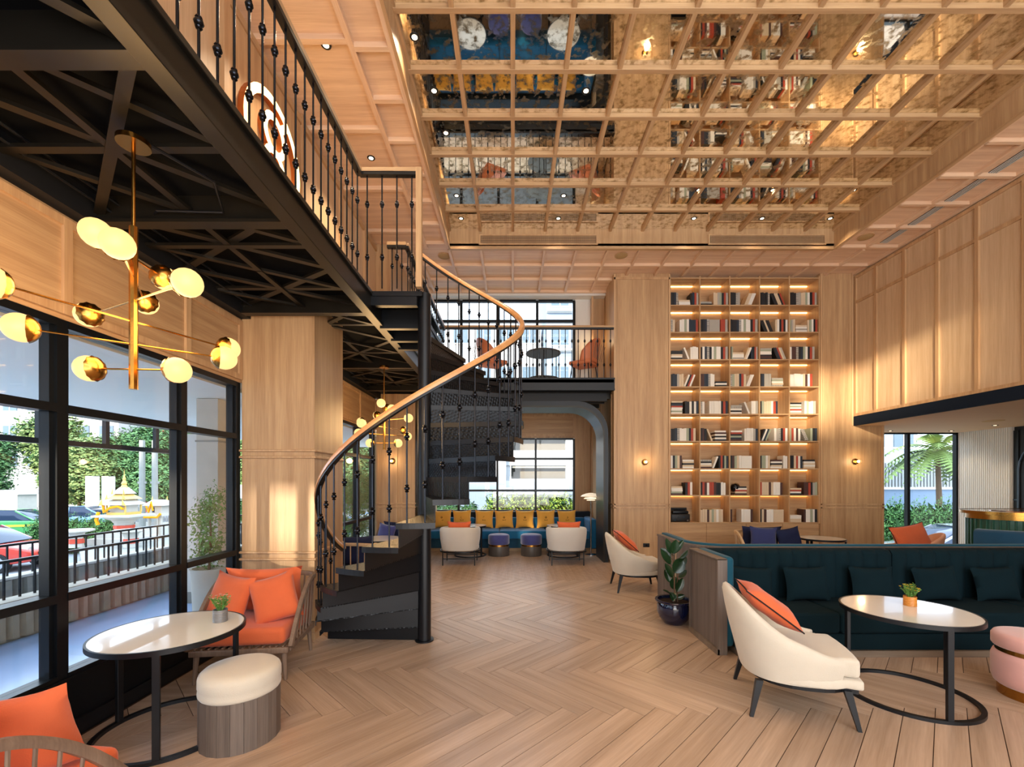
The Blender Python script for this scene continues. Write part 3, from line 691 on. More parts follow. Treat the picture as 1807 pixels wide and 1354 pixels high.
# ================================================================ CHANDELIERS
def chandelier(loc, label):
    t = thing('chandelier', label, 'chandelier', loc, 0, 'brass branch chandeliers')
    MB().lathe([(0,-.0),(.065,0),(.065,-.022),(.0,-.022)],28).obj('canopy', M_brass, t, smooth=True)
    zc = loc[2]-1.55
    MB().lathe([(.008,-.02),(.008,1.97-loc[2]+.75)],10).obj('rod', M_brass, t, smooth=True)
    MB().box(-.0,.0,0,0,0,0) if 0 else None
    MB().lathe([(.017,1.97-loc[2]),(.017,1.97-loc[2]+.75)],8).obj('stem', M_brass, t)
    arms = [((.02,-.20),1.027,.20),((.17,-.26),.936,.34),((.41,-.19),.831,.42),((-.17,-.40),.732,.44),((-.27,-.22),.627,.35),((-.19,-.015),.512,.19)]
    gl = MB().lathe([(.058*math.sin(a),.058*math.cos(a)) for a in [PI*(.02+.66*k/12) for k in range(13)]],20).mesh('globe', M_globe, True, 80)
    cup = MB(); prof = [(.0605*math.sin(a),.0605*math.cos(a)) for a in [PI*(.62+.37*k/8) for k in range(9)]]
    n = 24; vs = []
    for i, (r, z) in enumerate(prof):
        for j in range(n):
            rr = r*(1+(.05 if j % 2 else -.02)); vs.append((rr*math.cos(2*PI*j/n), rr*math.sin(2*PI*j/n), z))
    cup.add(vs, [(i*n+j, i*n+(j+1)%n, (i+1)*n+(j+1)%n, (i+1)*n+j) for i in range(len(prof)-1) for j in range(n)])
    cm = cup.mesh('cup', M_brass, True, 80)
    for (dx, dy), h, L_ in arms:
        z = 1.55+h-loc[2]; d = Vector((dx,dy,0)).normalized()
        MB().tube([tuple(-d*(L_-.05)+Vector((0,0,z))), tuple(d*(L_-.05)+Vector((0,0,z)))], .0045, 6).obj('arm', M_brass, t)
        for s in (-1, 1):
            dd = d*s; q = dd.to_track_quat('Z','Y').to_euler(); p = tuple(dd*L_+Vector((0,0,z)))
            link('globe', gl, t, loc=p, rot=q); link('cup', cm, t, loc=p, rot=q)
    light('POINT', 'chandelier_glow', (loc[0]+.05, loc[1], 2.30), 62, (1,.62,.27), shadow_soft_size=.35)
    return t
chandelier((-1.75,2.0,3.117), 'large brass chandelier with lit opal globes over the front window table')
chandelier((-1.77,5.96,3.117), 'brass chandelier with lit opal globes hanging behind the spiral stair')

# wall sconces
def sconce(x, y, z, label, rz=0):
    t = thing('wall_sconce', label, 'wall lamp', (x,y,z), rz, 'round wall sconces')
    MB().lathe([(.0,0),(.05,0),(.055,.012),(.03,.03),(.02,.03)],20, Matrix.Rotation(PI/2,4,'X')).obj('backplate', M_brass, t, smooth=True)
    MB().lathe([(.055*math.sin(a),.055-.055*math.cos(a)+.03) for a in [PI*k/10+.02 for k in range(10)]],20, Matrix.Rotation(PI/2,4,'X'),caps=False).obj('glass_shade', M_shade, t, smooth=True, angle=80)
    MB().lathe([(.024*math.sin(a),.024-.024*math.cos(a)+.045) for a in [PI*k/8 for k in range(9)]],12, Matrix.Rotation(PI/2,4,'X')).obj('bulb', M_bulb, t, smooth=True)
    light('POINT', 'sconce_glow', (x,y-.14,z), 3.2, (1,.72,.40), shadow_soft_size=.05)
M_shade = glass_mat('clear_lamp_glass')
sconce(2.46,8.08,1.89,'round glass wall sconce on the oak wall left of the bookcase')
sconce(6.385,8.08,1.90,'round glass wall sconce on the oak wall right of the bookcase')
sconce(-2.32,8.35,1.92,'round glass wall sconce on the far oak pier behind the stair')
sconce(1.60,9.0,3.445+.92,'lit wall sconce above the balcony chair')

# ================================================================ BOOKCASE
BX0, DXc, BY0, BY1 = 2.94, .557, 8.10, 8.44
ZS = [.766,1.276,1.775,2.288,2.797,3.308,3.817,4.33,4.834,5.345]
bc = thing('bookcase', 'tall built-in oak bookcase with five columns of lit cells', 'bookcase', (BX0,BY0,0))
th = .022
for i in range(6):
    x = i*DXc; MB().box(x-th/2,x+th/2,.0,BY1-BY0,ZS[0]-th,5.37).obj('side_panel' if i in (0,5) else 'divider', M_oak_z, bc)
for z in ZS:
    for i in range(5): MB().box(i*DXc+th/2,(i+1)*DXc-th/2,.004,BY1-BY0,z-th,z).obj('shelf', M_oak_x, bc)
MB().box(-th/2,5*DXc+th/2,BY1-BY0,BY1-BY0+.018,0,5.37).obj('back_panel', M_oak_x, bc)
for j in range(9):
    for i in range(5):
        MB().box(i*DXc+th/2,(i+1)*DXc-th/2,BY1-BY0-.02,BY1-BY0-.001,ZS[j+1]-th-.013,ZS[j+1]-th-.001).obj('light_strip', M_strip, bc)
for a, b in ((0,.68),(.68,1.42),(1.42,2.1),(2.1,2.785)): MB().box(a+.003,b-.003,0,.02,.07,ZS[0]-th-.004).obj('cabinet_door', M_oak_x, bc, bevel=.001, seg=1)
MB().box(0,2.785,.03,BY1-BY0,.07,.72).obj('cabinet_body', M_oak_x, bc); MB().box(0,2.785,.01,.3,0,.07).obj('plinth', M_oak_x, bc)

ROWS = [  # top row first.  V upright, S stack (top book first), L leaning left-top, R leaning right-top, F face out, _ gap
 ["V:kkbz S:cww V:kbrg","S:zk V:ccgtkrg","V:kkkzg _ R:ccww","V:kkkkz L:kkcckr","V:kkkz V:gcctwkrg"],
 ["V:zc _ V:wwtwbbbr","V:kkbz F:g V:rrg","V:kkkbzwtwwkrg","L:kkckk V:cwkrkw","V:tgc S:cwgw V:ctwkr"],
 ["S:kkcwk L:w V:wwww","V:kwbzkwtwwkrg","V:kt S:cwwz R:cw V:bkrg","S:gtwwkmk L:kbrcg","V:wmmzkbtwkrg"],
 ["V:kbbgcc R:wkrw","V:mmbbzww S:kwk","V:ztccbrc R:ww","V:kbggg S:gtwcz","V:wwwwwwcmwr"],
 ["S:ckbrwwtw V:kkwkwb","V:zw _ V:wwwwwkrb","S:gzwkw L:w V:wwg","V:ktcccwrb","S:kwtwrwg V:wcwwg"],
 ["V:kkbzwwwtkrc","V:kmk L:c S:wmwkwb","S:wrktbm V:wwwwgb","R:kwbt V:wgzkrw","V:trwmw L:zz V:tkb"],
 ["V:wktcm S:wckcw","S:zkwcm R:w V:krktb","V:kmtcw F:w","V:kttwc S:mwkcw V:ww","V:kkcrwb S:kwcwc"],
 ["S:cwwtm V:krw","V:krmwrrmkkww","_ S:kwrcm","V:rcccmcwwwm","S:crwk V:mmrkgt"],
 ["","V:cccmctcwcc","V:m _ _ V:wwwwm","V:kcmwww F:c","S:wwcc V:mwwtwk"],
]
CN = {'k':'black','b':'navy','w':'white','c':'cream','g':'grey','r':'red','m':'brown','t':'sage green','z':'striped'}
OR = ['first','second','third','fourth','fifth','sixth','seventh','eighth','ninth','tenth','eleventh','twelfth','thirteenth','fourteenth']
COLN = ['far left','second','middle','fourth','far right']
ROWN = ['first','second','third','fourth','fifth','sixth','seventh','eighth','ninth']
bmesh_cache = {}
def book_me(c, t, h, d=.19):
    key = (c, round(t,4), round(h,3), d)
    if key not in bmesh_cache:
        m_ = MB().box(0,t,0,d,0,h)
        m2 = MB().box(.0025,t-.0025,.004,d+.001,h-.002,h+.0008)
        me = m_.mesh('book', M_book[c]); 
        bmesh_cache[key] = me
    return bmesh_cache[key]
nb = 0; extra = {}
def put_book(c, t, h, loc, rot, lb, grp):
    global nb
    me = book_me(c, t, h)
    if nb < 300:
        o = link('book', me, None, loc=loc, rot=rot); tag(o, lb, 'book', grp); nb += 1
    else:
        Mx = Matrix.Translation(loc) @ __import__('mathutils').Euler(rot).to_matrix().to_4x4()
        extra.setdefault(c, MB()).box(0,t,0,.19,0,h,Mx)
rng = random.Random(3)
for r in range(8, -1, -1):
    for c in range(5):
        x0 = BX0+c*DXc+.012; x1 = BX0+(c+1)*DXc-.012; z = ZS[8-r]+.0005; y = BY0+.02
        spec = ROWS[r][c]
        if not spec: continue
        groups = spec.split(); cell = '%s shelf from top, %s cell' % (ROWN[r], COLN[c])
        widths = []
        for gq in groups:
            if gq == '_': widths.append(.07); continue
            k, s = gq.split(':')
            widths.append({'V':.0345*len(s),'S':.225,'F':.17,'L':.034*len(s)+.09,'R':.034*len(s)+.09}[k])
        tot = sum(widths); sc_ = min(1.25, (x1-x0-.01)/tot) if tot > 0 else 1
        x = x0+.002
        idx = 0
        for gq, wd_ in zip(groups, widths):
            wd_ *= sc_
            if gq == '_': x += wd_; continue
            k, s = gq.split(':')
            if k == 'V':
                t = wd_/len(s)
                for ch in s:
                    h = .236+rng.uniform(-.004,.006) 
                    put_book(ch, t-.0015, round(h,2), (x, y+rng.uniform(0,.012), z), (0,0,0), '%s upright book, %s along, %s' % (CN[ch], OR[idx], cell), 'upright books '+cell); x += t; idx += 1
            elif k == 'S':
                zz = z; t = .0325 if len(s) <= 6 else .030
                Wd = min(wd_*.98, .235)
                for ch in reversed(s):
                    dx = rng.uniform(-.006,.006)
                    # lying flat: thickness along z
                    put_book(ch, t-.001, .21, (x+Wd/2+.105+dx, y, zz+.0005), (0,-PI/2,0), '%s book lying %s in the pile, %s' % (CN[ch], OR[idx], cell), 'piled books '+cell); zz += t; idx += 1
                x += wd_
            elif k == 'F':
                me = book_me(s[0], .17, .235)
                o = link('book', MB().box(0,wd_*.9,0,.02,0,.235).mesh('book', M_book[s[0]]), None, loc=(x+.005,y+.01,z), rot=(0,0,0)); tag(o, '%s book with front cover showing, %s' % (CN[s[0]], cell), 'book'); x += wd_; idx += 1
            else:
                a = math.radians(22); t = .031; h = .232
                for q, ch in enumerate(s):
                    if k == 'R':   # tops lean to the right
                        lx = x+q*t/math.cos(a)*1.02
                        put_book(ch, t-.0015, h, (lx, y, z+t*math.sin(a)), (0,a,0), '%s leaning book, %s along, %s' % (CN[ch], OR[idx], cell), 'leaning books '+cell)
                    else:
                        lx = x+h*math.sin(a)+q*t/math.cos(a)*1.02
                        put_book(ch, t-.0015, h, (lx, y, z), (0,-a,0), '%s leaning book, %s along, %s' % (CN[ch], OR[idx], cell), 'leaning books '+cell)
                    idx += 1
                x += wd_
vs = []; allm = MB(); mats = []; fm = []
for i, (c, mb) in enumerate(extra.items()):
    nf = len(mb.f); allm.add(mb.v, mb.f); mats.append(M_book[c]); fm += [i]*nf
if mats:
    me = bpy.data.meshes.new('books'); me.from_pydata(allm.v, [], allm.f)
    for q in mats: me.materials.append(q)
    for p, i in zip(me.polygons, fm): p.material_index = i
    o = link('books', me); o['kind'] = 'stuff'; o['label'] = 'rows of books on the uppermost shelves of the bookcase'; o['category'] = 'books'
# globe and typewriter
gb_ = thing('globe_ornament', 'black and chrome globe ornament in the eighth shelf row', 'ornament', (4.20,8.2,1.276))
MB().lathe([(0,0),(.06,0),(.055,.012),(.02,.02),(.015,.05)],20).obj('foot', M_chrome, gb_, smooth=True)
MB().lathe([(.085*math.sin(a),.135-.085*math.cos(a)) for a in [PI*k/12 for k in range(13)]],24).obj('ball', mat('marbled_black_globe','#16171B',.15,.5,noise=(14,.9)), gb_, smooth=True)
MB().tube([(.094*math.sin(a),0,.135-.094*math.cos(a)) for a in [PI*k/12 for k in range(13)]],.005,6).obj('meridian', M_chrome, gb_)
tw = thing('typewriter', 'black vintage typewriter sitting on its carry case', 'typewriter', (3.16,8.14,.768+.155))
MB().box(-.15,.15,.02,.20,0,.05).obj('body', M_black, tw, bevel=.01)
MB().tube([(-.16,.16,.085),(.16,.16,.085)],.022,12).obj('roller', M_soot, tw); MB().box(-.14,.14,.13,.18,.05,.10).obj('carriage', M_black, tw)
kk = MB()
for a in range(3):
    for b in range(10): kk.lathe([(.009,.0),(.009,.012)],6,Matrix.Translation((-.12+b*.026+a*.006,.02+a*.03,.05+a*.012)))
o = kk.obj('keys', M_silver, tw); o['kind'] = 'stuff'
cs = thing('carry_case', 'black leather carry case with chrome catches on the lowest shelf', 'case', (3.16,8.13,.768))
MB().box(-.19,.17,.0,.26,0,.15).obj('shell', mat('black_leather','#131315',.5,bump=(120,.3)), cs, bevel=.02)
for x in (-.12,.12): MB().box(x-.018,x+.018,-.006,.002,.02,.05).obj('corner_guard', M_chrome, cs)
for x in (-.05,.05): MB().box(x-.014,x+.014,-.006,.002,.085,.10).obj('catch', M_chrome, cs)
so = thing('wall_socket', 'small dark power socket on the oak panel beside the bookcase', 'socket', (2.49,8.09,.34)); MB().box(-.06,.06,-.008,0,-.035,.035).obj('plate', M_soot, so, bevel=.003); MB().box(-.02,.02,-.011,-.008,-.012,.012).obj('outlet', M_silver, so)
# ================================================================ FURNITURE HELPERS
def fabric_box(name, x0,x1,y0,y1,z0,z1, m, parent, r=.03, seg=4, M=None):
    return MB().box(x0,x1,y0,y1,z0,z1,M).obj(name, m, parent, bevel=r, seg=seg)
def pillow_mesh(w, h, t, m, name='pillow', wr=.0, seed=0):
    rr = random.Random(seed); n = 13; mb = MB(); ph = [rr.uniform(0, 6) for _ in range(4)]
    def f(sg):
        def g_(u, v):
            a, b = 2*u-1, 2*v-1
            px = (1-.10*(1-abs(b)**2.2)*abs(a)**3)*a; py = (1-.12*(1-abs(a)**2.2)*abs(b)**3)*b
            hgt = max(0, (1-abs(a)**3.2)*(1-abs(b)**3.2))**.6
            z = sg*t/2*hgt*(1+wr*math.sin(5*a+ph[0]+3*b)*.5+wr*math.sin(6*b+ph[1]-2*a)*.5)
            return (px*w/2, z, py*h/2)
        return g_
    mb.grid(f(1), n, n); mb.grid(f(-1), n, n)
    return mb.mesh(name, m, True, 75)
def pillow(loc, rot, w, h, t, m, label, group=None, cat='cushion', piping=False, seed=0, name='scatter_cushion', wr=.12):
    e = thing(name, label, cat, loc, 0, group); e.rotation_euler = rot
    link('cover', pillow_mesh(w, h, t, m, 'cover', wr, seed), e)
    if piping:
        pts = []
        for k in range(40):
            s = k/40*4; q = int(s); f = s-q
            a, b = [(-1+2*f,-1),(1,-1+2*f),(1-2*f,1),(-1,1-2*f)][q]
            pts.append(((1-.10*(1-abs(b)**2.2)*abs(a)**3)*a*w/2, 0, (1-.12*(1-abs(a)**2.2)*abs(b)**3)*b*h/2))
        MB().tube(pts, .005, 6, closed=True).obj('piping', M_piping, e)
    return e
# ---------------------------------------------------------------- round cafe table: stone top on three square legs and a floor ring
def cafe_table(loc, label, R=.395, h=.62, angs=(-70,175,55), group=None, rz=0):
    t = thing('round_table', label, 'table', loc, rz, group)
    MB().lathe([(0,h),(R-.012,h),(R-.012,h-.018),(0,h-.018)],56).obj('table_top', M_stone, t)
    MB().lathe([(R-.012,h-.028),(R-.012,h+.001),(R,h+.001),(R,h-.028),(R-.012,h-.028)],56,caps=False).obj('rim', M_black, t, smooth=True, angle=30)
    MB().lathe([(0,h-.019),(R-.012,h-.019),(R-.012,h-.028),(0,h-.028)],40).obj('under_frame', M_black, t)
    m_ = MB(); n = 56; vs = []
    for (r, z) in ((R-.028,0),(R,0),(R,.022),(R-.028,.022)): vs += [(r*math.cos(2*PI*j/n), r*math.sin(2*PI*j/n), z) for j in range(n)]
    m_.add(vs, [(i*n+j, i*n+(j+1)%n, ((i+1)%4)*n+(j+1)%n, ((i+1)%4)*n+j) for i in range(4) for j in range(n)]).obj('floor_ring', M_black, t, smooth=True, angle=30)
    for a in angs:
        a = math.radians(a); x, y = (R-.016)*math.cos(a), (R-.016)*math.sin(a)
        Mx = Matrix.Translation((x,y,0)) @ Matrix.Rotation(a,4,'Z')
        MB().box(-.012,.012,-.018,.018,.02,h-.02,Mx).obj('leg', M_black, t, bevel=.002, seg=1)
    return t
def potted_posy(loc, label, potm, leafm, flowm, r=.035, h=.062, hp=.10, ribbed=False):
    t = thing('flower_pot', label, 'plant pot', loc)
    prof = [(0,0),(r*.93,0)]
    if ribbed:
        for k in range(7): prof += [(r, h*(k+.2)/7), (r*.95, h*(k+.9)/7)]
    prof += [(r,h),(r*.9,h),(r*.88,h-.012),(0,h-.012)]
    MB().lathe(prof,24).obj('pot', potm, t, smooth=True, angle=30)
    rr = random.Random(int(loc[0]*100)); sm = MB(); lm = MB(); fm = MB()
    for k in range(44):
        a = rr.uniform(0, 2*PI); l = rr.uniform(.5, 1)*hp; s = rr.uniform(.2, .75)*r*1.5
        p0 = Vector((math.cos(a)*r*.3, math.sin(a)*r*.3, h-.01)); p1 = Vector((math.cos(a)*(r*.3+s), math.sin(a)*(r*.3+s), h+l*.75))
        sm.tube([p0, (p0+p1)/2+Vector((0,0,.006)), p1], .0011, 4)
        for q in range(12):
            c = p0.lerp(p1, rr.uniform(.25,1)); d = Vector((rr.uniform(-1,1),rr.uniform(-1,1),rr.uniform(0,1))).normalized()*.014; e = d.cross(Vector((rr.uniform(-1,1),rr.uniform(-1,1),1))).normalized()*.004
            lm.add([c, c+d*.5+e, c+d, c+d*.5-e], [(0,1,2,3)])
        if k % 2 == 0:
            for q in range(6):
                an = q*PI/3; fm.add([p1, p1+Vector((math.cos(an),math.sin(an),.4))*.009, p1+Vector((math.cos(an+.8),math.sin(an+.8),.4))*.009], [(0,1,2)])
    for nm, mb, mt in (('stems',sm,leafm),('leaves',lm,leafm),('blossoms',fm,flowm)):
        o = mb.obj(nm, mt, t); o['kind'] = 'stuff'
    return t
def stool_wood(loc, label):
    t = thing('round_stool', label, 'stool', loc)
    R = .215
    n = 20; vs = []
    for k in range(n):   # vertical staves
        a0 = 2*PI*k/n+.004; a1 = 2*PI*(k+1)/n-.004
        vs = [(R*math.cos(a),R*math.sin(a),z) for z in (0.0,.29) for a in (a0,a1)]+[((R-.02)*math.cos(a),(R-.02)*math.sin(a),z) for z in (0.0,.29) for a in (a0,a1)]
        MB().add(vs, [(0,1,3,2),(4,6,7,5),(0,2,6,4),(1,5,7,3),(2,3,7,6),(0,4,5,1)]).obj('stave', M_greywood, t)
    MB().lathe([(0,.27),(R-.018,.27),(R-.018,.285),(0,.285)],40).obj('liner', M_soot, t)
    MB().lathe([(0,.286),(R-.006,.286),(R+.002,.30),(R+.003,.315),(R-.001,.33),(R+.003,.345),(R+.003,.39),(R-.004,.41),(R-.02,.425),(R-.06,.433),(0,.436)],48).obj('cushion', M_cream, t, smooth=True, angle=80)
    return t
def stool_band(loc, label, mtop, mbot, group=None, R=.215, split=True):
    t = thing('round_stool', label, 'stool', loc, 0, group)
    MB().lathe([(0,.235),(R-.005,.235),(R+.004,.25),(R+.004,.40),(R-.006,.422),(R-.03,.435),(0,.438)],40).obj('cushion', mtop, t, smooth=True, angle=80)
    MB().lathe([(R-.015,.195),(R-.010,.197),(R-.010,.238),(R-.015,.24)],40,caps=False).obj('brass_band', M_brass, t, smooth=True)
    MB().lathe([(0,0),(R-.004,0),(R,.01),(R,.19),(R-.004,.2),(0,.2)],40).obj('base', mbot, t, smooth=True, angle=50)
    return t
# ---------------------------------------------------------------- upholstered shell chair
def shell_chair(name, loc, rz, label, fab, zb=.255, zt_=.80, za=.47, legs='taper', group=None, Rw=.345, depth=.34, A=128, lean=.075):
    """faces local +X"""
    t = thing(name, label, 'armchair', loc, rz, group)
    n = 34; th = .055
    def outline(a, s):    # a in degrees from the back centre
        r = math.radians(a); ca, sa = math.cos(r), math.sin(r)
        e = 2/2.5
        x = -depth*math.copysign(abs(ca)**e, ca); y = Rw*math.copysign(abs(sa)**e, sa)
        return Vector((x*s, y*s, 0))
    rows = []
    for k in range(n+1):
        a = -A+2*A*k/n; f = abs(a)/A
        top = za+(zt_-za)*(math.cos(min(1, f*1.05)*PI)*.5+.5)**.85
        o_ = outline(a, 1); ln = lean*(1-f)
        b0 = o_*.90+Vector((0,0,zb)); ring = []
        dirn = o_.normalized()
        H = top-zb
        for q in (0,.25,.5,.75,.93): ring.append(o_*(.90+.10*min(1,q*1.6))+Vector((-ln*q*1.2,0,zb+H*q)))
        ring.append(o_-dirn*.012+Vector((-ln*1.2,0,zb+H*.99)))
        ring.append(o_-dirn*th*.5+Vector((-ln*1.2,0,top+.004)))
        ring.append(o_-dirn*(th-.008)+Vector((-ln*1.15,0,zb+H*.985)))
        for q in (.9,.5,0): ring.append(o_*(.9+.10*min(1,q*1.6))-dirn*th+Vector((-ln*q*1.2,0,zb+H*q)))
        rows.append(ring)
    m_ = MB(); m = len(rows[0]); vs = [p for r in rows for p in r]
    fs = [(i*m+j, (i+1)*m+j, (i+1)*m+(j+1)%m, i*m+(j+1)%m) for i in range(n) for j in range(m)]
    fs += [tuple(range(m)), tuple(range((n+1)*m-1, n*m-1, -1))]
    m_.add(vs, fs).obj('back_shell', fab, t, smooth=True, angle=70)
    # seat cushion: a rounded slab, wider at the front
    pts = [outline(-A+2*A*k/20, .93) for k in range(21)]
    fx = depth*.98
    poly = [(p.x+.03, p.y) for p in pts]+[(fx, Rw*.80),(fx+.015, Rw*.4),(fx+.02,0),(fx+.015,-Rw*.4),(fx,-Rw*.80)]
    MB().prism(poly, zb, zb+.06).obj('seat_base', fab, t, bevel=.015, seg=3)
    MB().prism([(x*.97,y*.93) for x,y in poly], zb+.062, zb+.185).obj('seat_cushion', fab, t, bevel=.03, seg=4)
    if legs == 'taper':
        MB().prism([(x*.93,y*.93) for x,y in poly], zb-.028, zb).obj('seat_frame', M_black, t)
        for sx, sy in ((-.24,-.25),(-.24,.25),(.25,-.25),(.25,.25)):
            a = Vector((sx,sy,zb-.01)); b = Vector((sx*1.22,sy*1.12,0)); vs = []
            for p, w_ in ((b,.011),(a,.021)): vs += [p+Vector((i*w_,j*w_,0)) for i, j in ((-1,-1),(1,-1),(1,1),(-1,1))]
            MB().add(vs,[(0,3,2,1),(4,5,6,7),(0,1,5,4),(1,2,6,5),(2,3,7,6),(3,0,4,7)]).obj('leg', M_black, t)
    else:
        ring = [outline(a_, .97)+Vector((0,0,zb-.02)) for a_ in range(-150,151,12)]
        MB().sweep(ring, [(-.01,-.014),(.01,-.014),(.01,.014),(-.01,.014)]).obj('frame_band', M_black, t)
        for a_ in (-48,48,-132,132):
            p = outline(a_, .98); MB().box(p.x-.009,p.x+.009,p.y-.009,p.y+.009,0,zb).obj('leg', M_black, t)
        for a_, b_ in ((-48,48),(-132,132)):
            p, q = outline(a_,.96), outline(b_,.96); MB().bar((p.x,p.y,.12),(q.x,q.y,.12),.014,.014).obj('stretcher', M_black, t)
    return t
# ---------------------------------------------------------------- spindle armchair, faces local +Y
def spindle_chair(loc, rz, label, fab, woodm, W=.70, D=.66, group=None):
    t = thing('spindle_armchair', label, 'armchair', loc, rz, group)
    # top rail: from the front of one arm round the back to the other
    def rail(u):   # u 0..1
        s = -1 if u < .5 else 1; f = abs(u-.5)*2           # f 0 at back centre, 1 at arm front
        if f < .42:
            x = s*W/2*min(1, f/.42*1.02); y = -D/2; z = .71
            x = s*(W/2)*math.sin(min(1,f/.42)*PI/2)**.9; y = -D/2+.10*(f/.42)**3
            z = .71-.02*(f/.42)**2
        else:
            g_ = (f-.42)/.58; x = s*(W/2); y = -D/2+.10+(D-.12)*g_; z = .70-.44*(g_**1.8)
        return Vector((x, y, z))
    pts = [rail(k/48) for k in range(49)]
    MB().sweep(pts, [(-.016,-.02),(.016,-.02),(.02,0),(.014,.018),(-.014,.018),(-.02,0)]).obj('top_rail', woodm, t, smooth=True, angle=40)
    for k in range(1, 48, 2):
        p = pts[k]
        if p.z < .36: continue
        b = Vector((p.x*.93, p.y*.95, .25)); MB().tube([tuple(b), tuple(p)], .0075, 6).obj('spindle', woodm, t)
    fr = MB(); w2, d2 = W/2*.93, D/2*.95
    for a_, b_ in ((d2-.03,d2+.01),(-d2-.01,-d2+.03)): MB().box(-w2-.01,w2+.01,a_,b_,.215,.26).obj('cross_rail', woodm, t, bevel=.006, seg=2)
    for s in (-1,1): MB().box(s*w2-.02,s*w2+.02,-d2+.03,d2-.03,.215,.26).obj('side_rail', woodm, t, bevel=.005, seg=1)
    for k in range(14): MB().box(-w2+.03+k*(2*w2-.06)/13-.007,-w2+.03+k*(2*w2-.06)/13+.007,-d2,d2,.262,.272).obj('seat_slat', woodm, t)
    for sx in (-1,1):
        for sy in (-1,1):
            x, y = sx*(w2-.03), sy*(d2-.03); MB().tube([(x*1.04,y*1.04,0),(x,y,.22)], [.013,.021], 10).obj('leg', woodm, t)
    fabric_box('seat_cushion', -w2+.02,w2-.02,-d2+.06,d2+.0,.275,.41, fab, t, .04, 5)
    bcs = link('back_cushion', pillow_mesh(W*.84,.42,.17,fab,'back_cushion',.06,3), t, loc=(0,-d2+.14,.60), rot=(-.22,0,0))
    return t

# ================================================================ LEFT FRONT GROUP
cafe_table((-2.128,2.705,0), 'round white stone table with black ring base by the big window', angs=(-62,172,60))
potted_posy((-1.93,2.86,.62), 'small ribbed grey pot of wild flowers on the window table', mat('ribbed_grey_tin','#7C7A78',.5,.2), M_leaf2, mat('pale_blossom','#D8A6A0',.7), r=.043, h=.08, hp=.13, ribbed=True)
stool_wood((-1.65,2.63,0), 'round stool with cream cushion on a grey stave drum beside the window table')
spindle_chair((-2.13,3.62,0), PI+.13, 'grey teak spindle armchair with orange seat cushions between window and oak column', M_orange, M_chairwood, W=.74)
pillow((-2.32,3.55,.585), (-.30,.10,-.30), .40,.40,.13, M_orange, 'orange scatter cushion nearest the window on the spindle armchair', 'orange scatter cushions on the spindle armchair', seed=1)
pillow((-1.95,3.55,.585), (-.28,-.25,.35), .36,.40,.13, M_orange, 'orange scatter cushion nearest the stair on the spindle armchair', 'orange scatter cushions on the spindle armchair', seed=2)
spindle_chair((-2.05,1.60,0), -.10, 'grey teak spindle armchair with orange cushions cut by the bottom edge, seen from behind', M_orange, M_chairwood, W=.76)
pillow((-1.90,1.67,.565), (.25,-.12,.35), .37,.37,.14, M_orange, 'orange scatter cushion propped in the armchair seen from behind', seed=4)

# ================================================================ CENTRE RIGHT
def tub(loc, rz, label, group=None): return shell_chair('lounge_chair', loc, rz, label, M_cream, zb=.245, zt_=.80, za=.44, group=group, Rw=.345, depth=.34)
tub((1.93,3.03,0), -.30, 'cream curved lounge chair beside the round table in front of the dark green sofa')
pillow((1.80,3.07,.675), (-.93,.0,PI/2-.30), .40,.42,.13, M_orange, 'orange cushion with dark piping in the nearest cream lounge chair', None, piping=True, seed=5)
tub((1.75,6.22,0), -.05, 'cream curved lounge chair further back, near the steel portal and bookcase')
pillow((1.61,6.22,.69), (-.85,.0,PI/2-.05), .38,.40,.13, M_orange, 'orange cushion with dark piping in the farther cream lounge chair', None, piping=True, seed=6)
cafe_table((2.845,3.13,0), 'round white stone table with black ring base in front of the green sofa', angs=(-100,169,12), R=.395)
potted_posy((2.95,3.22,.62), 'small orange ribbed pot of yellow flowers on the sofa table', mat('orange_ceramic','#C77F2E',.4), M_leaf2, mat('yellow_blossom','#E8B83A',.7), r=.040, h=.07, hp=.12, ribbed=True)
pk = thing('round_stool', 'dusty pink velvet stool with brass bands at the frame edge', 'stool', (3.74,3.08,0))
R = .235
MB().lathe([(0,.345),(R-.01,.345),(R,.36),(R,.42),(R-.012,.44),(R-.05,.448),(0,.45)],48).obj('cushion', M_pink, pk, smooth=True, angle=80)
MB().lathe([(R-.025,.31),(R-.02,.312),(R-.02,.345),(R-.025,.347)],48,caps=False).obj('brass_band', M_brass, pk, smooth=True)
MB().lathe([(0,.07),(R-.03,.07),(R-.012,.085),(R+.002,.13),(R+.002,.27),(R-.01,.305),(R-.03,.315),(0,.315)],48).obj('body', M_pink, pk, smooth=True, angle=80)
MB().lathe([(0,0),(R-.03,0),(R-.03,.07),(0,.07)],48).obj('brass_plinth', M_brass, pk, smooth=True)

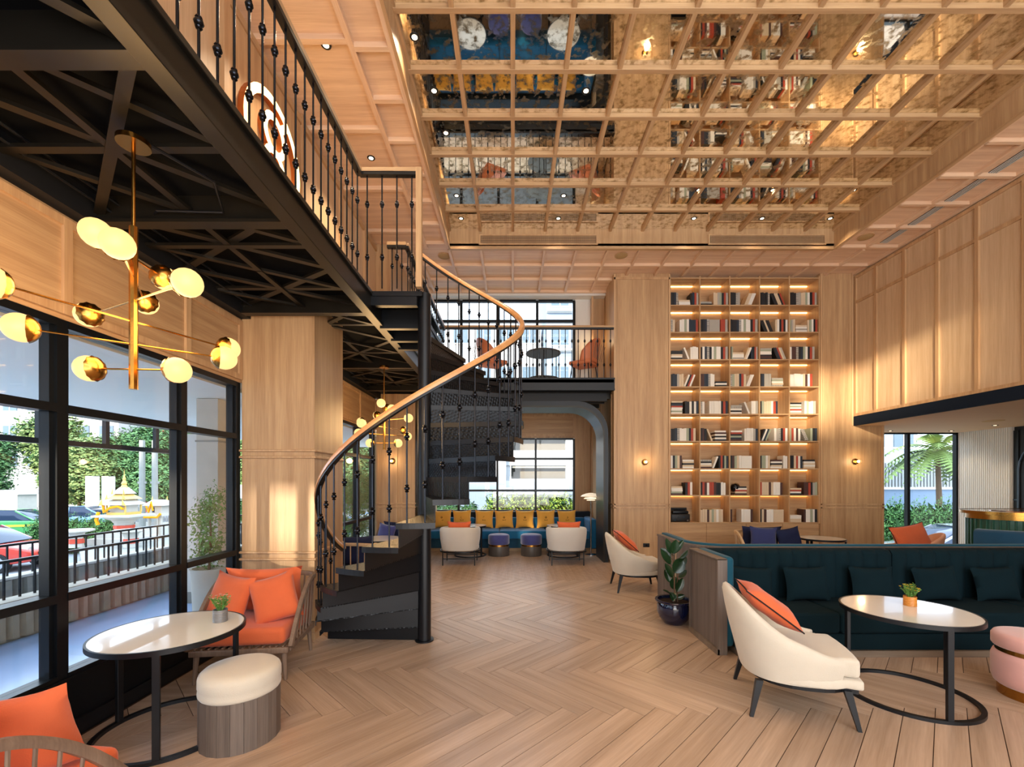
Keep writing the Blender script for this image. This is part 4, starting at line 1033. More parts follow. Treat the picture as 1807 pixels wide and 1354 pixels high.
# ---------------------------------------------------------------- front sofa
sf = thing('corner_sofa', 'long dark green channel-tufted booth sofa with grey wood end panel', 'sofa', (0,0,0))
SX0, SX1 = 1.83, 6.0
def scallop_back(x0, x1, y, z0, z1, depth, pitch, m, parent, name, face=-1):
    n = max(1, round((x1-x0)/pitch)); p = (x1-x0)/n; mb = MB(); 
    for k in range(n):
        q = []
        for s in range(7):
            u = s/6; q.append((x0+p*(k+u), y+face*(depth*.86+depth*.14*math.sin(PI*u)**.5)))
        a = [(x, yy, z0) for x, yy in q]; b = [(x, yy, z1-.04) for x, yy in q]; c = [(x, yy-face*.028, z1-.005) for x, yy in q]; d = [(x, y, z1) for x, yy in q]
        vs = a+b+c+d
        mb.add(vs, [(r*7+s, r*7+s+1, (r+1)*7+s+1, (r+1)*7+s) for r in range(3) for s in range(6)])
    mb.add([(x0,y,z0),(x0,y,z1),(x0,y+face*depth*.86,z0),(x0,y+face*depth*.86,z1-.04)],[(0,1,3,2)])
    return mb.obj(name, m, parent, smooth=True, angle=50)
for a, b in ((1.98,3.80),(3.81,6.0)):
    scallop_back(a, b, 4.50, .36, .85, .17, .145, M_dkgreen, sf, 'back_cushion')
for a, b in ((1.98,2.88),(2.885,3.80),(3.81,4.72),(4.725,6.0)):
    fabric_box('seat_cushion', a,b,3.80,4.34,.20,.385, M_dkgreen, sf, .03, 4)
fabric_box('front_panel', 1.98,6.0,3.815,4.4,.055,.197, M_dkgreen, sf, .01, 2)
MB().box(1.98,6.0,3.795,4.45,0,.055).obj('plinth', M_greywood_x, sf)
fabric_box('arm_cushion', 1.885,1.978,3.86,4.44,.06,.865, M_tealsofa, sf, .035, 4)
ep = MB().box(1.83,1.885,3.86,4.46,.0,.845); ep.obj('end_panel', M_greywood, sf)
MB().box(1.815,1.90,3.84,3.862,0,.85).obj('end_post', M_greywood, sf); MB().box(1.815,1.83,4.44,4.47,0,.85).obj('end_post', M_greywood, sf)
MB().box(1.812,1.90,3.84,4.47,.838,.855).obj('cap_rail', M_greywood, sf, bevel=.005, seg=1)
MB().box(1.812,1.832,3.84,4.47,.0,.05).obj('plinth', M_greywood_x, sf)
MB().box(1.83,6.0,4.47,4.50,.0,.84).obj('rear_panel', M_greywood_x, sf)
MB().box(1.978,1.995,3.80,3.86,.05,.385).obj('arm_front', M_teal, sf)
for i, (x, lb, rz_) in enumerate(((2.32,'half hidden behind the cream chair',.08),(2.86,'first clear of the chair back',.0),(3.50,'behind the left of the round table',.03),(4.12,'behind the flower pot',-.04),(4.70,'behind the right of the round table',-.02),(5.25,'cut by the frame edge',.05))):
    pillow((x,4.22,.545), (-.22,rz_,0), .44,.34,.11, M_dkgreen, 'small dark green cushion on the green sofa, '+lb, 'dark green cushions along the sofa', seed=10+i)

# ---------------------------------------------------------------- rear sofa, back to back
rs = thing('booth_sofa', 'petrol blue booth sofa with rounded grey wood back behind the green sofa', 'sofa', (0,0,0))
cur = [(1.95,5.78),(1.95,5.25)]+[(2.35-.40*math.cos(a), 5.05-.40*math.sin(a)) for a in [PI/2*k/8 for k in range(9)]]+[(4.0,4.65),(5.9,4.65)]
MB().sweep([(x,y,.40) for x,y in cur], [(-.02,-.40),(.02,-.40),(.02,.42),(-.02,.42)]).obj('back_panel', M_greywood, rs, smooth=True, angle=40)
MB().sweep([(x,y,.825) for x,y in cur], [(-.03,-.012),(.03,-.012),(.03,.012),(-.03,.012)]).obj('cap_rail', M_greywood, rs, smooth=True, angle=40)
cur2 = [(x+(.07 if i < 2 else .05), y+(.0 if i < 2 else .07)) for i, (x, y) in enumerate(cur)]
MB().sweep([(x,y,.62) for x,y in cur2], [(-.045,-.28),(.045,-.28),(.05,.18),(.03,.235),(-.03,.235),(-.05,.18)]).obj('back_cushion', M_tealsofa, rs, smooth=True, angle=60)
fabric_box('seat_cushion', 2.08,5.9,4.80,5.38,.2,.42, M_teal, rs, .03, 3)
MB().box(2.08,5.9,4.80,5.34,0,.2).obj('base', M_greywood_x, rs)

# ---------------------------------------------------------------- rubber plant
pp = thing('rubber_plant', 'tall rubber plant in a glossy dark blue pot beside the sofa end', 'potted plant', (1.755,4.72,0))
MB().lathe([(0,0),(.105,0),(.115,.01),(.16,.07),(.18,.13),(.178,.20),(.17,.225),(.195,.235),(.20,.248),(.195,.258),(.17,.255),(.165,.22),(0,.21)],40).obj('pot', M_potblue, pp, smooth=True, angle=40)
MB().lathe([(0,.212),(.165,.212),(.165,.225),(0,.228)],30).obj('soil', M_soil, pp)
MB().tube([(.0,0,.2),(.005,.0,.45),(-.01,0,.7),(-.02,0,.86)], [.009,.008,.007,.004], 8).obj('stem', M_bark, pp)
MB().tube([(.04,0,.2),(.035,.01,.4),(.05,0,.62)], [.007,.006,.004], 8).obj('stem', M_bark, pp)
MB().tube([(.02,.03,.22),(.03,.02,.88)], .004, 6).obj('support_cane', M_lightash, pp)
def leaf_mesh():
    mb = MB(); n = 10
    def f(u, v):
        a = 2*u-1; wv = math.sin(PI*v)**.62 if 0 < v < 1 else 0
        return (a*wv/2, v, .10*abs(a)*wv-.10*math.sin(PI*v*.5)**2)
    mb.grid(f, 5, n); return mb.mesh('leaf', M_leaf, True, 60)
lmsh = leaf_mesh(); rr = random.Random(4)
for bx, by, tx, ty, w_ in ((170,240,108,82,60),(180,235,215,98,95),(190,245,292,103,60),(165,342,58,203,70),(178,285,82,188,75),(202,432,292,285,125),(262,365,312,268,75),(192,480,106,330,62),(168,532,128,405,62),(205,602,224,474,115),(228,622,287,480,75),(250,282,332,203,16),(250,478,322,398,14),(168,645,92,584,14),(205,705,162,620,48),(222,686,305,652,42),(206,625,184,705,34),(172,190,130,100,45)):
    p = Vector(((bx-205)*.001094, rr.uniform(-.03,.02), .26+(690-by)*.001094)); q = Vector(((tx-205)*.001094, p.y+rr.uniform(-.06,.03), .26+(690-ty)*.001094))
    yv = (q-p).normalized(); N0 = Vector((rr.uniform(-.35,.35),-1,rr.uniform(.1,.6))) if w_ > 20 else Vector((.9,-.1,.5))
    zv = (N0-yv*N0.dot(yv)).normalized(); xv = yv.cross(zv); L_ = (q-p).length; W_ = max(w_,55)*.001094
    Mx = Matrix((xv*W_, yv*L_, zv*.16)).transposed().to_4x4(); Mx.translation = p
    o = link('leaf', lmsh, pp); o.matrix_basis = Mx
    MB().tube([tuple(Vector((0,0,p.z-.03))*.0+Vector((-.005,0,p.z-.03))), tuple(p)], .0025, 4).obj('leaf_stalk', M_leaf, pp)

# ================================================================ ALCOVE GROUP
bn = thing('bench_sofa', 'long bright blue bench sofa under the alcove window', 'sofa', (0,0,0))
for a, b in ((-1.84,-1.3),(-1.295,-.3),(-.295,.73),(.735,1.66)): fabric_box('seat_cushion', a,b,9.35,10.05,.28,.455, M_tealbright, bn, .03, 3)
fabric_box('front_panel', -1.84,1.66,9.40,10.1,.08,.275, M_teal, bn, .01, 2)
MB().box(-1.84,1.86,9.5,10.2,0,.08).obj('plinth', M_oak_x, bn)
for a, b in ((-1.84,-.9),(-.895,.45),(.455,1.68)): fabric_box('back_cushion', a,b,10.10,10.30,.40,.68, M_tealbright, bn, .04, 3)
fabric_box('arm', 1.66,1.86,9.38,10.3,.06,.70, M_tealbright, bn, .06, 4)
MB().box(-1.84,1.86,10.31,10.58,0,.80).obj('rear_ledge', mat('charcoal_ledge','#20272F',.7), bn)
def stamp(m_):   # emblem and wordmark embroidered on the cushions
    pass
M_thread = mat('brown_embroidery','#6A3F14',.8)
names = ['first from the stair','second from the stair','third from the stair','fourth, in the middle','third from the lamp','second from the lamp','nearest the floor lamp']
for i, x in enumerate((-1.63,-1.17,-.66,-.20,.276,.758,1.248)):
    e = pillow((x,9.99,.655), (-.16,random.uniform(-.04,.04),0), .43,.42,.13, M_mustard, 'mustard cushion with a small embroidered emblem on blue bench, '+names[i], 'mustard cushions along the blue bench', seed=30+i)
    mb = MB()
    for k in range(12):
        a0, a1 = 2*PI*k/12, 2*PI*(k+1)/12
        mb.add([(r*math.cos(a)*.024, -.069, .035+r*math.sin(a)*.024) for a in (a0,a1) for r in (1,.72)],[(0,1,3,2)])
    mb.add([(-.008,-.069,.025),(.008,-.069,.025),(.008,-.069,.045),(-.008,-.069,.045)],[(0,1,2,3)])
    o = mb.obj('emblem', M_thread, e)
    mb = MB()
    for k, (w_, h_) in enumerate(((.010,.024),(.008,.016),(.009,.016),(.008,.016),(.009,.022))):
        xx = -.036+k*.016; mb.add([(xx,-.069,-.035),(xx+w_,-.069,-.035),(xx+w_,-.069,-.035+h_),(xx,-.069,-.035+h_)],[(0,1,2,3)])
    mb.obj('embroidered_word', M_thread, e)
def gtub(loc, label, g_): return shell_chair('tub_chair', loc, PI/2, label, M_greyfab, zb=.27, zt_=.70, za=.66, legs='metal', group=g_, Rw=.375, depth=.36, A=132, lean=.02)
gtub((-.985,8.14,0), 'pale grey tub chair with black metal frame, nearest the stair', 'grey tub chairs facing the bench')
gtub((1.0,8.14,0), 'pale grey tub chair with black metal frame, nearest the steel portal', 'grey tub chairs facing the bench')
pillow((-.985,7.98,.63), (.10,0,0), .44,.34,.13, M_orange, 'orange cushion in the tub chair nearest the stair', seed=40)
pillow((1.03,7.98,.63), (.10,0,0), .44,.34,.13, M_orange, 'orange cushion in the tub chair nearest the portal', seed=41)
cafe_table((-.88,8.98,0), 'round white table by the blue bench on the stair side', R=.33, angs=(-40,80,200))
cafe_table((1.05,8.98,0), 'round white table by the blue bench on the portal side', R=.345, angs=(-40,80,200))
M_charc = wood('charcoal_staves','#34302E','#57504C','Z')
stool_band((-.29,8.98,0), 'violet velvet drum stool with brass band, left of the pair by the bench', M_violet, M_charc, 'violet drum stools by the bench')
stool_band((.38,8.98,0), 'violet velvet drum stool with brass band, right of the pair by the bench', M_violet, M_charc, 'violet drum stools by the bench')
fl_ = thing('floor_lamp', 'slim chrome floor lamp with layered white shade beside the portal', 'floor lamp', (1.63,9.05,0))
MB().lathe([(0,0),(.13,0),(.13,.012),(.03,.02),(0,.02)],28).obj('base', M_chrome, fl_, smooth=True)
MB().lathe([(.014,.015),(.014,1.13)],12).obj('pole', M_chrome, fl_)
M_shw = mat('white_lamp_shade','#F4ECDD',.5, emit='#FFE9C8', es=.6)
MB().lathe([(.02,1.29),(.10,1.275),(.18,1.245),(.215,1.215),(.20,1.215),(.10,1.25),(.02,1.27)],32).obj('upper_shade', M_shw, fl_, smooth=True)
MB().lathe([(.03,1.20),(.12,1.19),(.15,1.165),(.13,1.165),(.03,1.18)],28).obj('middle_shade', M_shw, fl_, smooth=True)
MB().lathe([(.02,1.15),(.08,1.145),(.09,1.13),(.02,1.13)],24).obj('lower_shade', M_shw, fl_, smooth=True)
MB().lathe([(.012,1.12),(.012,1.28)],8).obj('shade_stem', M_chrome, fl_)

# ---------------------------------------------------------------- group behind the stair
cafe_table((-2.15,6.95,0), 'round white table behind the stair among navy armchairs', R=.37, angs=(-40,80,200))
spindle_chair((-2.18,6.02,0), -.05, 'light ash spindle armchair with navy cushions seen from behind past the stair', M_navyd, M_lightash, W=.70)
spindle_chair((-2.05,7.80,0), PI-.05, 'navy cushioned armchair facing the camera under the far pier', M_navyd, M_chairwood, W=.78)
pillow((-2.25,7.70,.60), (-.2,.15,-.3), .36,.36,.12, M_violet, 'blue violet cushion in the corner of the far navy armchair', seed=51)
# ---------------------------------------------------------------- seats behind the sofas, in front of the bookcase
spindle_chair((4.05,6.95,0), PI-.1, 'light ash spindle armchair with navy cushions in front of the bookcase', M_navyd, M_lightash, W=.74)
pillow((3.93,6.80,.645), (-.2,.05,-.2), .40,.36,.12, M_navy, 'navy cushion with pale sheen in the ash armchair, bookcase side left', seed=52)
pillow((4.33,6.80,.64), (-.2,-.12,.2), .44,.34,.12, M_navyd, 'dark navy cushion slumped in the ash armchair, right', seed=53)
cafe_table((4.98,7.0,0), 'round pale table in front of the bookcase beside the ash armchair', R=.33, angs=(-40,80,200))
shell_chair('lounge_chair', (6.25,6.85,0), 2.6, 'peach lounge chair behind the sofas near the corner window', mat('peach_fabric','#E0A583',.9,bump=(200,.3)), zb=.25, zt_=.74, za=.5)
pillow((6.02,6.55,.68), (-.35,-.12,.15), .62,.42,.16, M_orange, 'large plain orange cushion in front of the corner window', None, piping=True, seed=54)
fs_ = thing('curved_sofa', 'petrol blue sofa corner sloping away in front of the bar', 'sofa', (0,0,0))
pth = [(6.15,5.75),(6.20,5.60),(6.35,5.45),(6.7,5.30),(7.6,5.1)]
MB().sweep([(x,y,.45) for x,y in pth], [(-.07,-.45),(.07,-.45),(.07,.42),(.03,.46),(-.03,.46),(-.07,.42)]).obj('back', M_teal, fs_, smooth=True, angle=60)
MB().prism([(6.25,5.8),(6.45,5.55),(7.6,5.25),(7.6,5.9),(6.5,6.2)], .1, .43).obj('seat', M_teal, fs_, bevel=.03)

# ---------------------------------------------------------------- bar counter
br = thing('bar_counter', 'bar counter with brass edged dark top and green fluted front', 'bar', (0,0,0))
def barpath(o_):
    r = .55-o_; return [(8.0+o_*0,7.9)]
def ring_poly(cx, cy, r, x1, n=14):
    return [(x1, cy-r)]+[(cx-r*math.sin(a), cy-r*math.cos(a)) for a in [PI*k/n for k in range(n+1)]]+[(x1, cy+r)]
bcx, bcy = 7.55, 6.55
MB().prism(ring_poly(bcx,bcy,.56,9.0), 1.05,1.085).obj('top', mat('polished_bronze_top','#8E7456',.12,.6,coat=.5), br)
def band(r, z0, z1, m, nm):
    p = ring_poly(bcx,bcy,r,9.0,24); MB().sweep([(x,y,(z0+z1)/2) for x,y in p], [(-.008,-(z1-z0)/2),(.008,-(z1-z0)/2),(.008,(z1-z0)/2),(-.008,(z1-z0)/2)]).obj(nm, m, br, smooth=True, angle=30)
band(.565,1.045,1.09,M_brass,'brass_edge'); band(.50,.97,1.04,M_brass,'brass_band')
MB().prism(ring_poly(bcx,bcy,.48,9.0), .0,1.05).obj('body', mat('bottle_green_lacquer','#2F5C49',.4), br)
ft = MB(); p = ring_poly(bcx,bcy,.485,9.0,20)
def along(p, step):
    out = []; 
    for (a, b), (c, d) in zip(p[:-1], p[1:]):
        L_ = math.hypot(c-a,d-b); k = max(1,int(L_/step)); out += [(a+(c-a)*i/k, b+(d-b)*i/k) for i in range(k)]
    return out
for x, y in along(p, .04): ft.lathe([(.012,.03),(.012,.965)],6,Matrix.Translation((x,y,0)),caps=False)
o = ft.obj('flutes', MATS['bottle_green_lacquer'], br); o['kind'] = 'stuff'
MB().prism(ring_poly(7.72,6.55,.36,9.0), 1.086,1.092).obj('inset_tray', mat('copper_tray','#7A4A2E',.15,.9), br)
gl_me = MB().lathe([(.0,0),(.026,0),(.003,.006),(.003,.05),(.03,.075),(.034,.11)],12,caps=False).mesh('wine_glass', M_shade, True)
for i, (x, y, lb) in enumerate(((8.35,6.40,'nearest glass of the cluster on the bar tray'),(8.5,6.55,'middle glass of the cluster on the bar tray'),(8.62,6.42,'outermost glass of the cluster on the bar tray'))):
    tag(link('wine_glass', gl_me, None, loc=(x,y,1.092)), 'small '+lb, 'glass', 'glasses on the bar')

# ---------------------------------------------------------------- balcony furniture
M_peach = mat('salmon_leather','#C9754C',.55,noise=(6,.1))
def wing_chair(loc, rz, label, g_):
    t = thing('balcony_chair', label, 'chair', loc, rz, g_)
    # faces local +Y
    fabric_box('seat', -.24,.24,-.20,.24,.36,.44, M_peach, t, .03, 3)
    n = 12; rows = []
    mb = MB()
    def f(u, v):
        a = (u-.5)*math.radians(190); x = .27*math.sin(a); y = -.22*math.cos(a)-.02
        top = .86-.28*abs(2*u-1)**1.6
        return (x*(1+.10*v), y-.06*v, .40+(top-.40)*v)
    mb.grid(f, 15, 6)
    o = mb.obj('back', M_peach, t, smooth=True); s_ = o.modifiers.new('thick','SOLIDIFY'); s_.thickness = .03
    for sx in (-.19,.19):
        for sy in (-.15,.18): MB().tube([(sx*1.25,sy*1.25,0),(sx,sy,.36)], .011, 6).obj('leg', M_black, t)
    for k in range(6): MB().tube([(-.2+k*.08,-.26,.45),(-.24+k*.095,-.33,.74)], .006, 5).obj('back_strap', M_chairwood, t)
    return t
wing_chair((-.42,8.52,3.445), -1.1, 'salmon leather chair on the balcony, stair side of the little table', 'salmon chairs on the balcony')
wing_chair((1.42,8.56,3.445), 1.0, 'salmon leather chair on the balcony, by the lit sconce', 'salmon chairs on the balcony')
bt = thing('balcony_table', 'small round two-tier metal table on the balcony', 'table', (.60,8.58,3.445))
MB().lathe([(0,.60),(.34,.60),(.345,.61),(.34,.63),(0,.63)],40).obj('top', mat('dark_mesh_metal','#4E4A44',.5,.5,noise=(30,.2)), bt)
MB().lathe([(0,.10),(.30,.10),(.305,.115),(0,.115)],40).obj('shelf', MATS['dark_mesh_metal'], bt)
for k in range(3):
    a = 2*PI*k/3+.5; MB().tube([(.31*math.cos(a),.31*math.sin(a),0),(.31*math.cos(a),.31*math.sin(a),.61)], .010, 6).obj('leg', M_black, bt)
# ================================================================ OUTSIDE
def foliage_mesh(name, n, m, size, seed=0, shell=.55):
    rr = random.Random(seed); mb = MB()
    for _ in range(n):
        d = Vector((rr.gauss(0,1),rr.gauss(0,1),rr.gauss(0,1))).normalized(); r = shell+(1-shell)*rr.random()
        r *= 1+.12*math.sin(d.x*7+seed)+.10*math.sin(d.z*9+d.y*5)
        c = d*r; a = Vector((rr.uniform(-1,1),rr.uniform(-1,1),rr.uniform(-.6,.6))).normalized(); b = a.cross(d+Vector((.1,.2,.3))).normalized(); s = size*rr.uniform(.6,1.3)
        mb.add([c-a*s, c+b*s*.5, c+a*s, c-b*s*.5], [(0,1,2,3)])
    return mb.mesh(name, m)
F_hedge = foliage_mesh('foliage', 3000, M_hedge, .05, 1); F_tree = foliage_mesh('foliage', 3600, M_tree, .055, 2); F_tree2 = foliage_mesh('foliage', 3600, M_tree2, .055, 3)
F_lime = foliage_mesh('foliage', 1500, mat('lime_hedge_leaf','#A9B845',.7,noise=(3,.4)), .07, 4)
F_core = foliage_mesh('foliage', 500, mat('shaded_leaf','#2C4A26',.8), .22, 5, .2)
def blob(parent, loc, s, me, core=True):
    o = link('foliage', me, parent, loc=loc); o.scale = s; o.rotation_euler = (0,0,random.uniform(0,6)) if abs(s[0]-s[1]) < .01 else (0,0,0); o['kind'] = 'stuff'
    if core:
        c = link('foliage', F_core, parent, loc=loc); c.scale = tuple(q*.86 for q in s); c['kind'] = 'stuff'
def tree(loc, label, blobs, me, trunk=(.15,2.5), group=None):
    t = thing('tree', label, 'tree', loc, 0, group)
    MB().tube([(0,0,0),(.08,.05,trunk[1]*.5),(0,0,trunk[1])], [trunk[0],trunk[0]*.8,trunk[0]*.6], 8).obj('trunk', M_bark, t)
    for b in blobs: blob(t, b[:3], b[3:6], me)
    return t
def hedge(label, x0, x1, y0, y1, z0, z1, me, n, name='hedge'):
    t = thing(name, label, 'hedge', ((x0+x1)/2,(y0+y1)/2,z0))
    for i in range(n):
        u = (i+.5)/n
        L_ = max(x1-x0, y1-y0); px = (x0+(x1-x0)*u if x1-x0 > y1-y0 else (x0+x1)/2)-(x0+x1)/2; py = (y0+(y1-y0)*u if y1-y0 >= x1-x0 else (y0+y1)/2)-(y0+y1)/2
        s = L_/n*.72; w_ = min(x1-x0,y1-y0)/2*1.05
        blob(t, (px,py,(z1-z0)/2), (s if x1-x0 > y1-y0 else w_, w_ if x1-x0 > y1-y0 else s, (z1-z0)/2*random.uniform(.98,1.08)), me)
    return t
gr = struct(MB().box(-60,-7.0,-20,70,-1.7,-1.4).box(-7.0,60,11.2,70,-1.7,-1.4).box(9.8,60,-20,11.2,-1.7,-1.4).obj('ground_road', M_road))
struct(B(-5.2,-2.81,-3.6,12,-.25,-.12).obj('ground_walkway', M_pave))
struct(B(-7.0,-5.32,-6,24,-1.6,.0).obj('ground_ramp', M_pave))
struct(B(-6,9.8,10.8,18,-.4,-.2).obj('ground_rear', M_conc))
for i, (X_, zt_, zr, lb) in enumerate(((-5.2,.31,.72,'nearer low ribbed concrete wall with black railing outside the big window'),(-6.35,.335,.74,'farther low ribbed concrete wall with black railing beyond the ramp'))):
    rw_ = thing('ribbed_wall', lb, 'wall', (X_,4,-.12 if i == 0 else 0))
    z0 = -.12 if i == 0 else 0
    MB().box(-.12,0,-8,12,0,zt_-z0-.03).obj('wall_body', M_rib, rw_)
    MB().box(-.15,.065,-8,12,zt_-z0-.03,zt_-z0).obj('coping', M_conc, rw_)
    m_ = MB(); rr = random.Random(5+i)
    y = -7.9
    while y < 12: 
        w_ = rr.uniform(.07,.12); m_.add([(0,y,.03),(.055,y+.015,.03),(.055,y+w_-.015,.03),(0,y+w_,.03),(0,y,zt_-z0-.04),(.05,y+.015,zt_-z0-.04),(.05,y+w_-.015,zt_-z0-.04),(0,y+w_,zt_-z0-.04)],[(0,1,5,4),(1,2,6,5),(2,3,7,6),(4,5,6,7)]); y += w_+.035
    o = m_.obj('ribs', M_rib, rw_); o['kind'] = 'stuff'
    rl = thing('fence_railing', ('nearer' if i == 0 else 'farther')+' black metal railing on the low ribbed wall outside', 'railing', (X_-.06,4,zt_))
    MB().box(-.02,.02,-8,12,zr-zt_-.03,zr-zt_).obj('top_rail', M_black, rl)
    bm_ = B(-.008,.008,-.008,.008,0,zr-zt_-.03).mesh('bar', M_black)
    for k in range(96): link('bar', bm_, rl, loc=(0,-3+k*.145,0))
# canopy and its glazed outer frame
struct(B(-6.15,-2.86,-2.6,12,2.47,2.57).obj('ceiling_canopy', M_soffit))
cf = thing('canopy_frame', 'black window strip hanging from the outdoor canopy beyond the big window', 'window frame', (-6.05,0,0))
MB().box(-.04,.04,-2,12,2.02,2.09).obj('bottom_rail', M_frame, cf); 
for k in range(13): MB().box(-.03,.03,1.92+.905*(k-3)-.03,1.92+.905*(k-3)+.03,2.09,2.47).obj('upright', M_frame, cf)
ec = thing('outdoor_column', 'square pale concrete column outside behind the tall potted shrub', 'column', (-3.42,5.0,-.12)); MB().box(-.12,.12,-.15,.2,0,2.585).obj('shaft', M_conc, ec); MB().box(-.13,.13,-.16,.21,2.1,2.12).obj('joint', M_concgrey, ec)
ec = thing('outdoor_column', 'bright white column farther along outside the big window', 'column', (-4.35,6.1,-.12)); MB().box(-.15,.15,-.2,.2,0,2.3).obj('shaft', M_white, ec); MB().box(-.17,.17,-.22,.22,0,.15).obj('foot', M_concgrey, ec)
ps = thing('potted_shrub', 'tall leafy shrub in a pale round planter outside beside the oak column', 'potted plant', (-3.10,4.42,-.12))
MB().lathe([(0,0),(.12,0),(.155,.76),(.165,.78),(.14,.78),(.13,.70),(0,.70)],24).obj('planter', M_conc, ps, smooth=True, angle=40)
MB().tube([(0,0,.7),(.02,0,1.1),(0,.01,1.5)], [.012,.01,.005], 6).obj('stem', M_bark, ps)
for b in ((0,0,1.05,.18,.2,.24),(-.05,0,1.3,.17,.17,.22),(.05,0,1.45,.13,.14,.2),(-.02,.02,.9,.17,.17,.16)): 
    o = link('foliage', foliage_mesh('foliage', 420, M_hedge, .11, int(b[2]*10), .3), ps, loc=b[:3]); o.scale = b[3:6]; o['kind'] = 'stuff'
for i, (x, y, lb) in enumerate(((-3.9,8.6,'nearer shrub'),(-3.7,10.0,'farther shrub'))):
    t = thing('shrub', 'leafy green %s outside the window behind the stair' % lb, 'shrub', (x,y,-.12)); MB().tube([(0,0,0),(0,0,1.2)], .02, 6).obj('stem', M_bark, t)
    for b in ((0,0,.9,.5,.5,.6),(.1,0,1.5,.4,.4,.45),(0,.1,.45,.5,.5,.4)): 
        o = link('foliage', F_hedge, t, loc=b[:3]); o.scale = b[3:6]; o['kind'] = 'stuff'

# garden bed with shrines
struct(MB().prism([(-7.05,8.5),(-7.05,30),(-16,30),(-16,18),(-13.6,14.2),(-13.0,13.0),(-8.4,8.5)], -1.6,-.45).obj('ground_garden', M_concgrey))
def garland(pts, parent, m, r=.03): MB().tube(pts, r, 6).obj('garland', m, parent)
M_marig = mat('marigold_garland','#F0A21E',.8,noise=(40,.2)); M_red = mat('red_ribbon','#C8452C',.6); M_gold = mat('gold_trim','#E0B862',.4,.4); M_marble = mat('white_marble','#BDB8AE',.6)
sh = thing('spirit_house', 'large white and gold spirit house with tiered spire and marigold garlands', 'shrine', (-12.55,14.0,-.45))
MB().box(-.62,.62,-.62,.62,0,.18).obj('plinth', M_marble, sh); MB().box(-.48,.48,-.48,.48,.18,.34).obj('plinth', M_marble, sh)
MB().lathe([(.26,.34),(.22,.5),(.25,.62),(.32,.72),(.46,.78),(.52,.84),(0,.84)],8).obj('pedestal', M_marble, sh)
MB().lathe([(.265,.45),(.25,.5),(.27,.56),(.27,.47)],8,caps=False).obj('red_sash', M_red, sh)
MB().box(-.6,.6,-.5,.5,.84,.90).obj('platform', M_marble, sh)
MB().box(-.30,.30,-.30,.30,.90,.98).obj('house_base', M_gold, sh); MB().box(-.24,.24,-.24,.24,.98,1.22).obj('house_body', M_marble, sh)
for a in (-1,1):
    for b in (-1,1): MB().lathe([(.03,.98),(.025,1.25)],8,Matrix.Translation((a*.29,b*.29,0))).obj('pillar', M_gold, sh)
for k, (r, z0, z1) in enumerate(((.42,1.22,1.42),(.32,1.40,1.60),(.22,1.57,1.78))):
    MB().add([(-r,-r,z0),(r,-r,z0),(r,r,z0),(-r,r,z0),(-r*.35,-r*.35,z1),(r*.35,-r*.35,z1),(r*.35,r*.35,z1),(-r*.35,r*.35,z1)],[(0,3,2,1),(4,5,6,7),(0,1,5,4),(1,2,6,5),(2,3,7,6),(3,0,4,7)]).obj('roof_tier', M_gold if k == 1 else M_marble, sh)
    for a in (-1,1): MB().add([(a*r*.7,-r*1.02,z0),(a*r*1.05,-r*1.02,z0-.02),(a*r*.75,-r*1.02,z1)],[(0,1,2)]).obj('gable_finial', M_gold, sh)
MB().lathe([(.10,1.76),(.06,1.85),(.075,1.9),(.035,2.0),(.04,2.05),(.012,2.18),(0,2.38)],10).obj('spire', M_gold, sh)
garland([(-.34,-.36,1.25),(-.30,-.38,1.0),(-.1,-.38,1.14),(.15,-.38,1.18),(.30,-.38,1.1)], sh, M_marig, .04)
garland([(-.45,-.4,1.0),(-.5,-.42,.75),(-.46,-.4,.6)], sh, M_marig, .05)
s2 = thing('spirit_house', 'small white spirit house on four legs draped with marigolds, beside the larger one', 'shrine', (-12.5,15.35,-.45))
for a in (-1,1):
    for b in (-1,1): MB().lathe([(.05,0),(.045,.75)],8,Matrix.Translation((a*.2,b*.2,0))).obj('leg', M_marble, s2)
MB().box(-.32,.32,-.32,.32,.75,.84).obj('table', M_marble, s2); MB().box(-.22,.22,-.2,.2,.84,1.12).obj('house_body', M_marble, s2); MB().box(-.10,-.02,-.205,-.19,.88,1.06).obj('doorway', M_soot, s2)
MB().add([(-.38,-.3,1.12),(.38,-.3,1.12),(.38,.3,1.12),(-.38,.3,1.12),(-.26,0,1.32),(.26,0,1.32)],[(0,1,5,4),(1,2,5),(2,3,4,5),(3,0,4)]).obj('roof', M_marble, s2)
for a in (-.26,.26): MB().lathe([(.03,1.28),(0,1.46)],6,Matrix.Translation((a,0,0))).obj('finial', M_gold, s2)
garland([(-.2,-.34,1.1),(-.1,-.36,.9),(.0,-.36,1.25),(.05,-.36,.95)], s2, M_marig, .035); garland([(-.3,-.34,.85),(-.25,-.36,.72),(.2,-.36,.72),(.3,-.34,.85)], s2, M_marig, .04)
for x, y, lb in ((-13.05,12.95,'left of the large spirit house'),(-11.45,13.0,'between the two spirit houses')):
    o = thing('offering_table', 'small white offering table with red skirt '+lb, 'table', (x,y,-.45), 0, None)
    MB().lathe([(.18,0),(.16,.3),(.2,.42),(.42,.48),(.42,.53),(0,.53)],8).obj('table_top', M_marble, o); MB().lathe([(.19,.12),(.175,.26)],8,caps=False).obj('red_skirt', M_red, o)
struct(B(-13.5,-8.0,19.2,19.4,-.45,1.35).obj('wall_garden', M_white))
hedge('clipped green hedge behind the small spirit house', -13.8,-9.5,17.4,18.4,-.45,.95, F_hedge, 5)
hedge('low green hedge left of the large spirit house', -19.4,-16.1,17.0,18.2,-1.6,.15, F_hedge, 5)
hedge('green hedge in front of the white garden wall between the spirit houses', -12.6,-11.2,15.9,16.5,-.45,.35, F_hedge, 2)
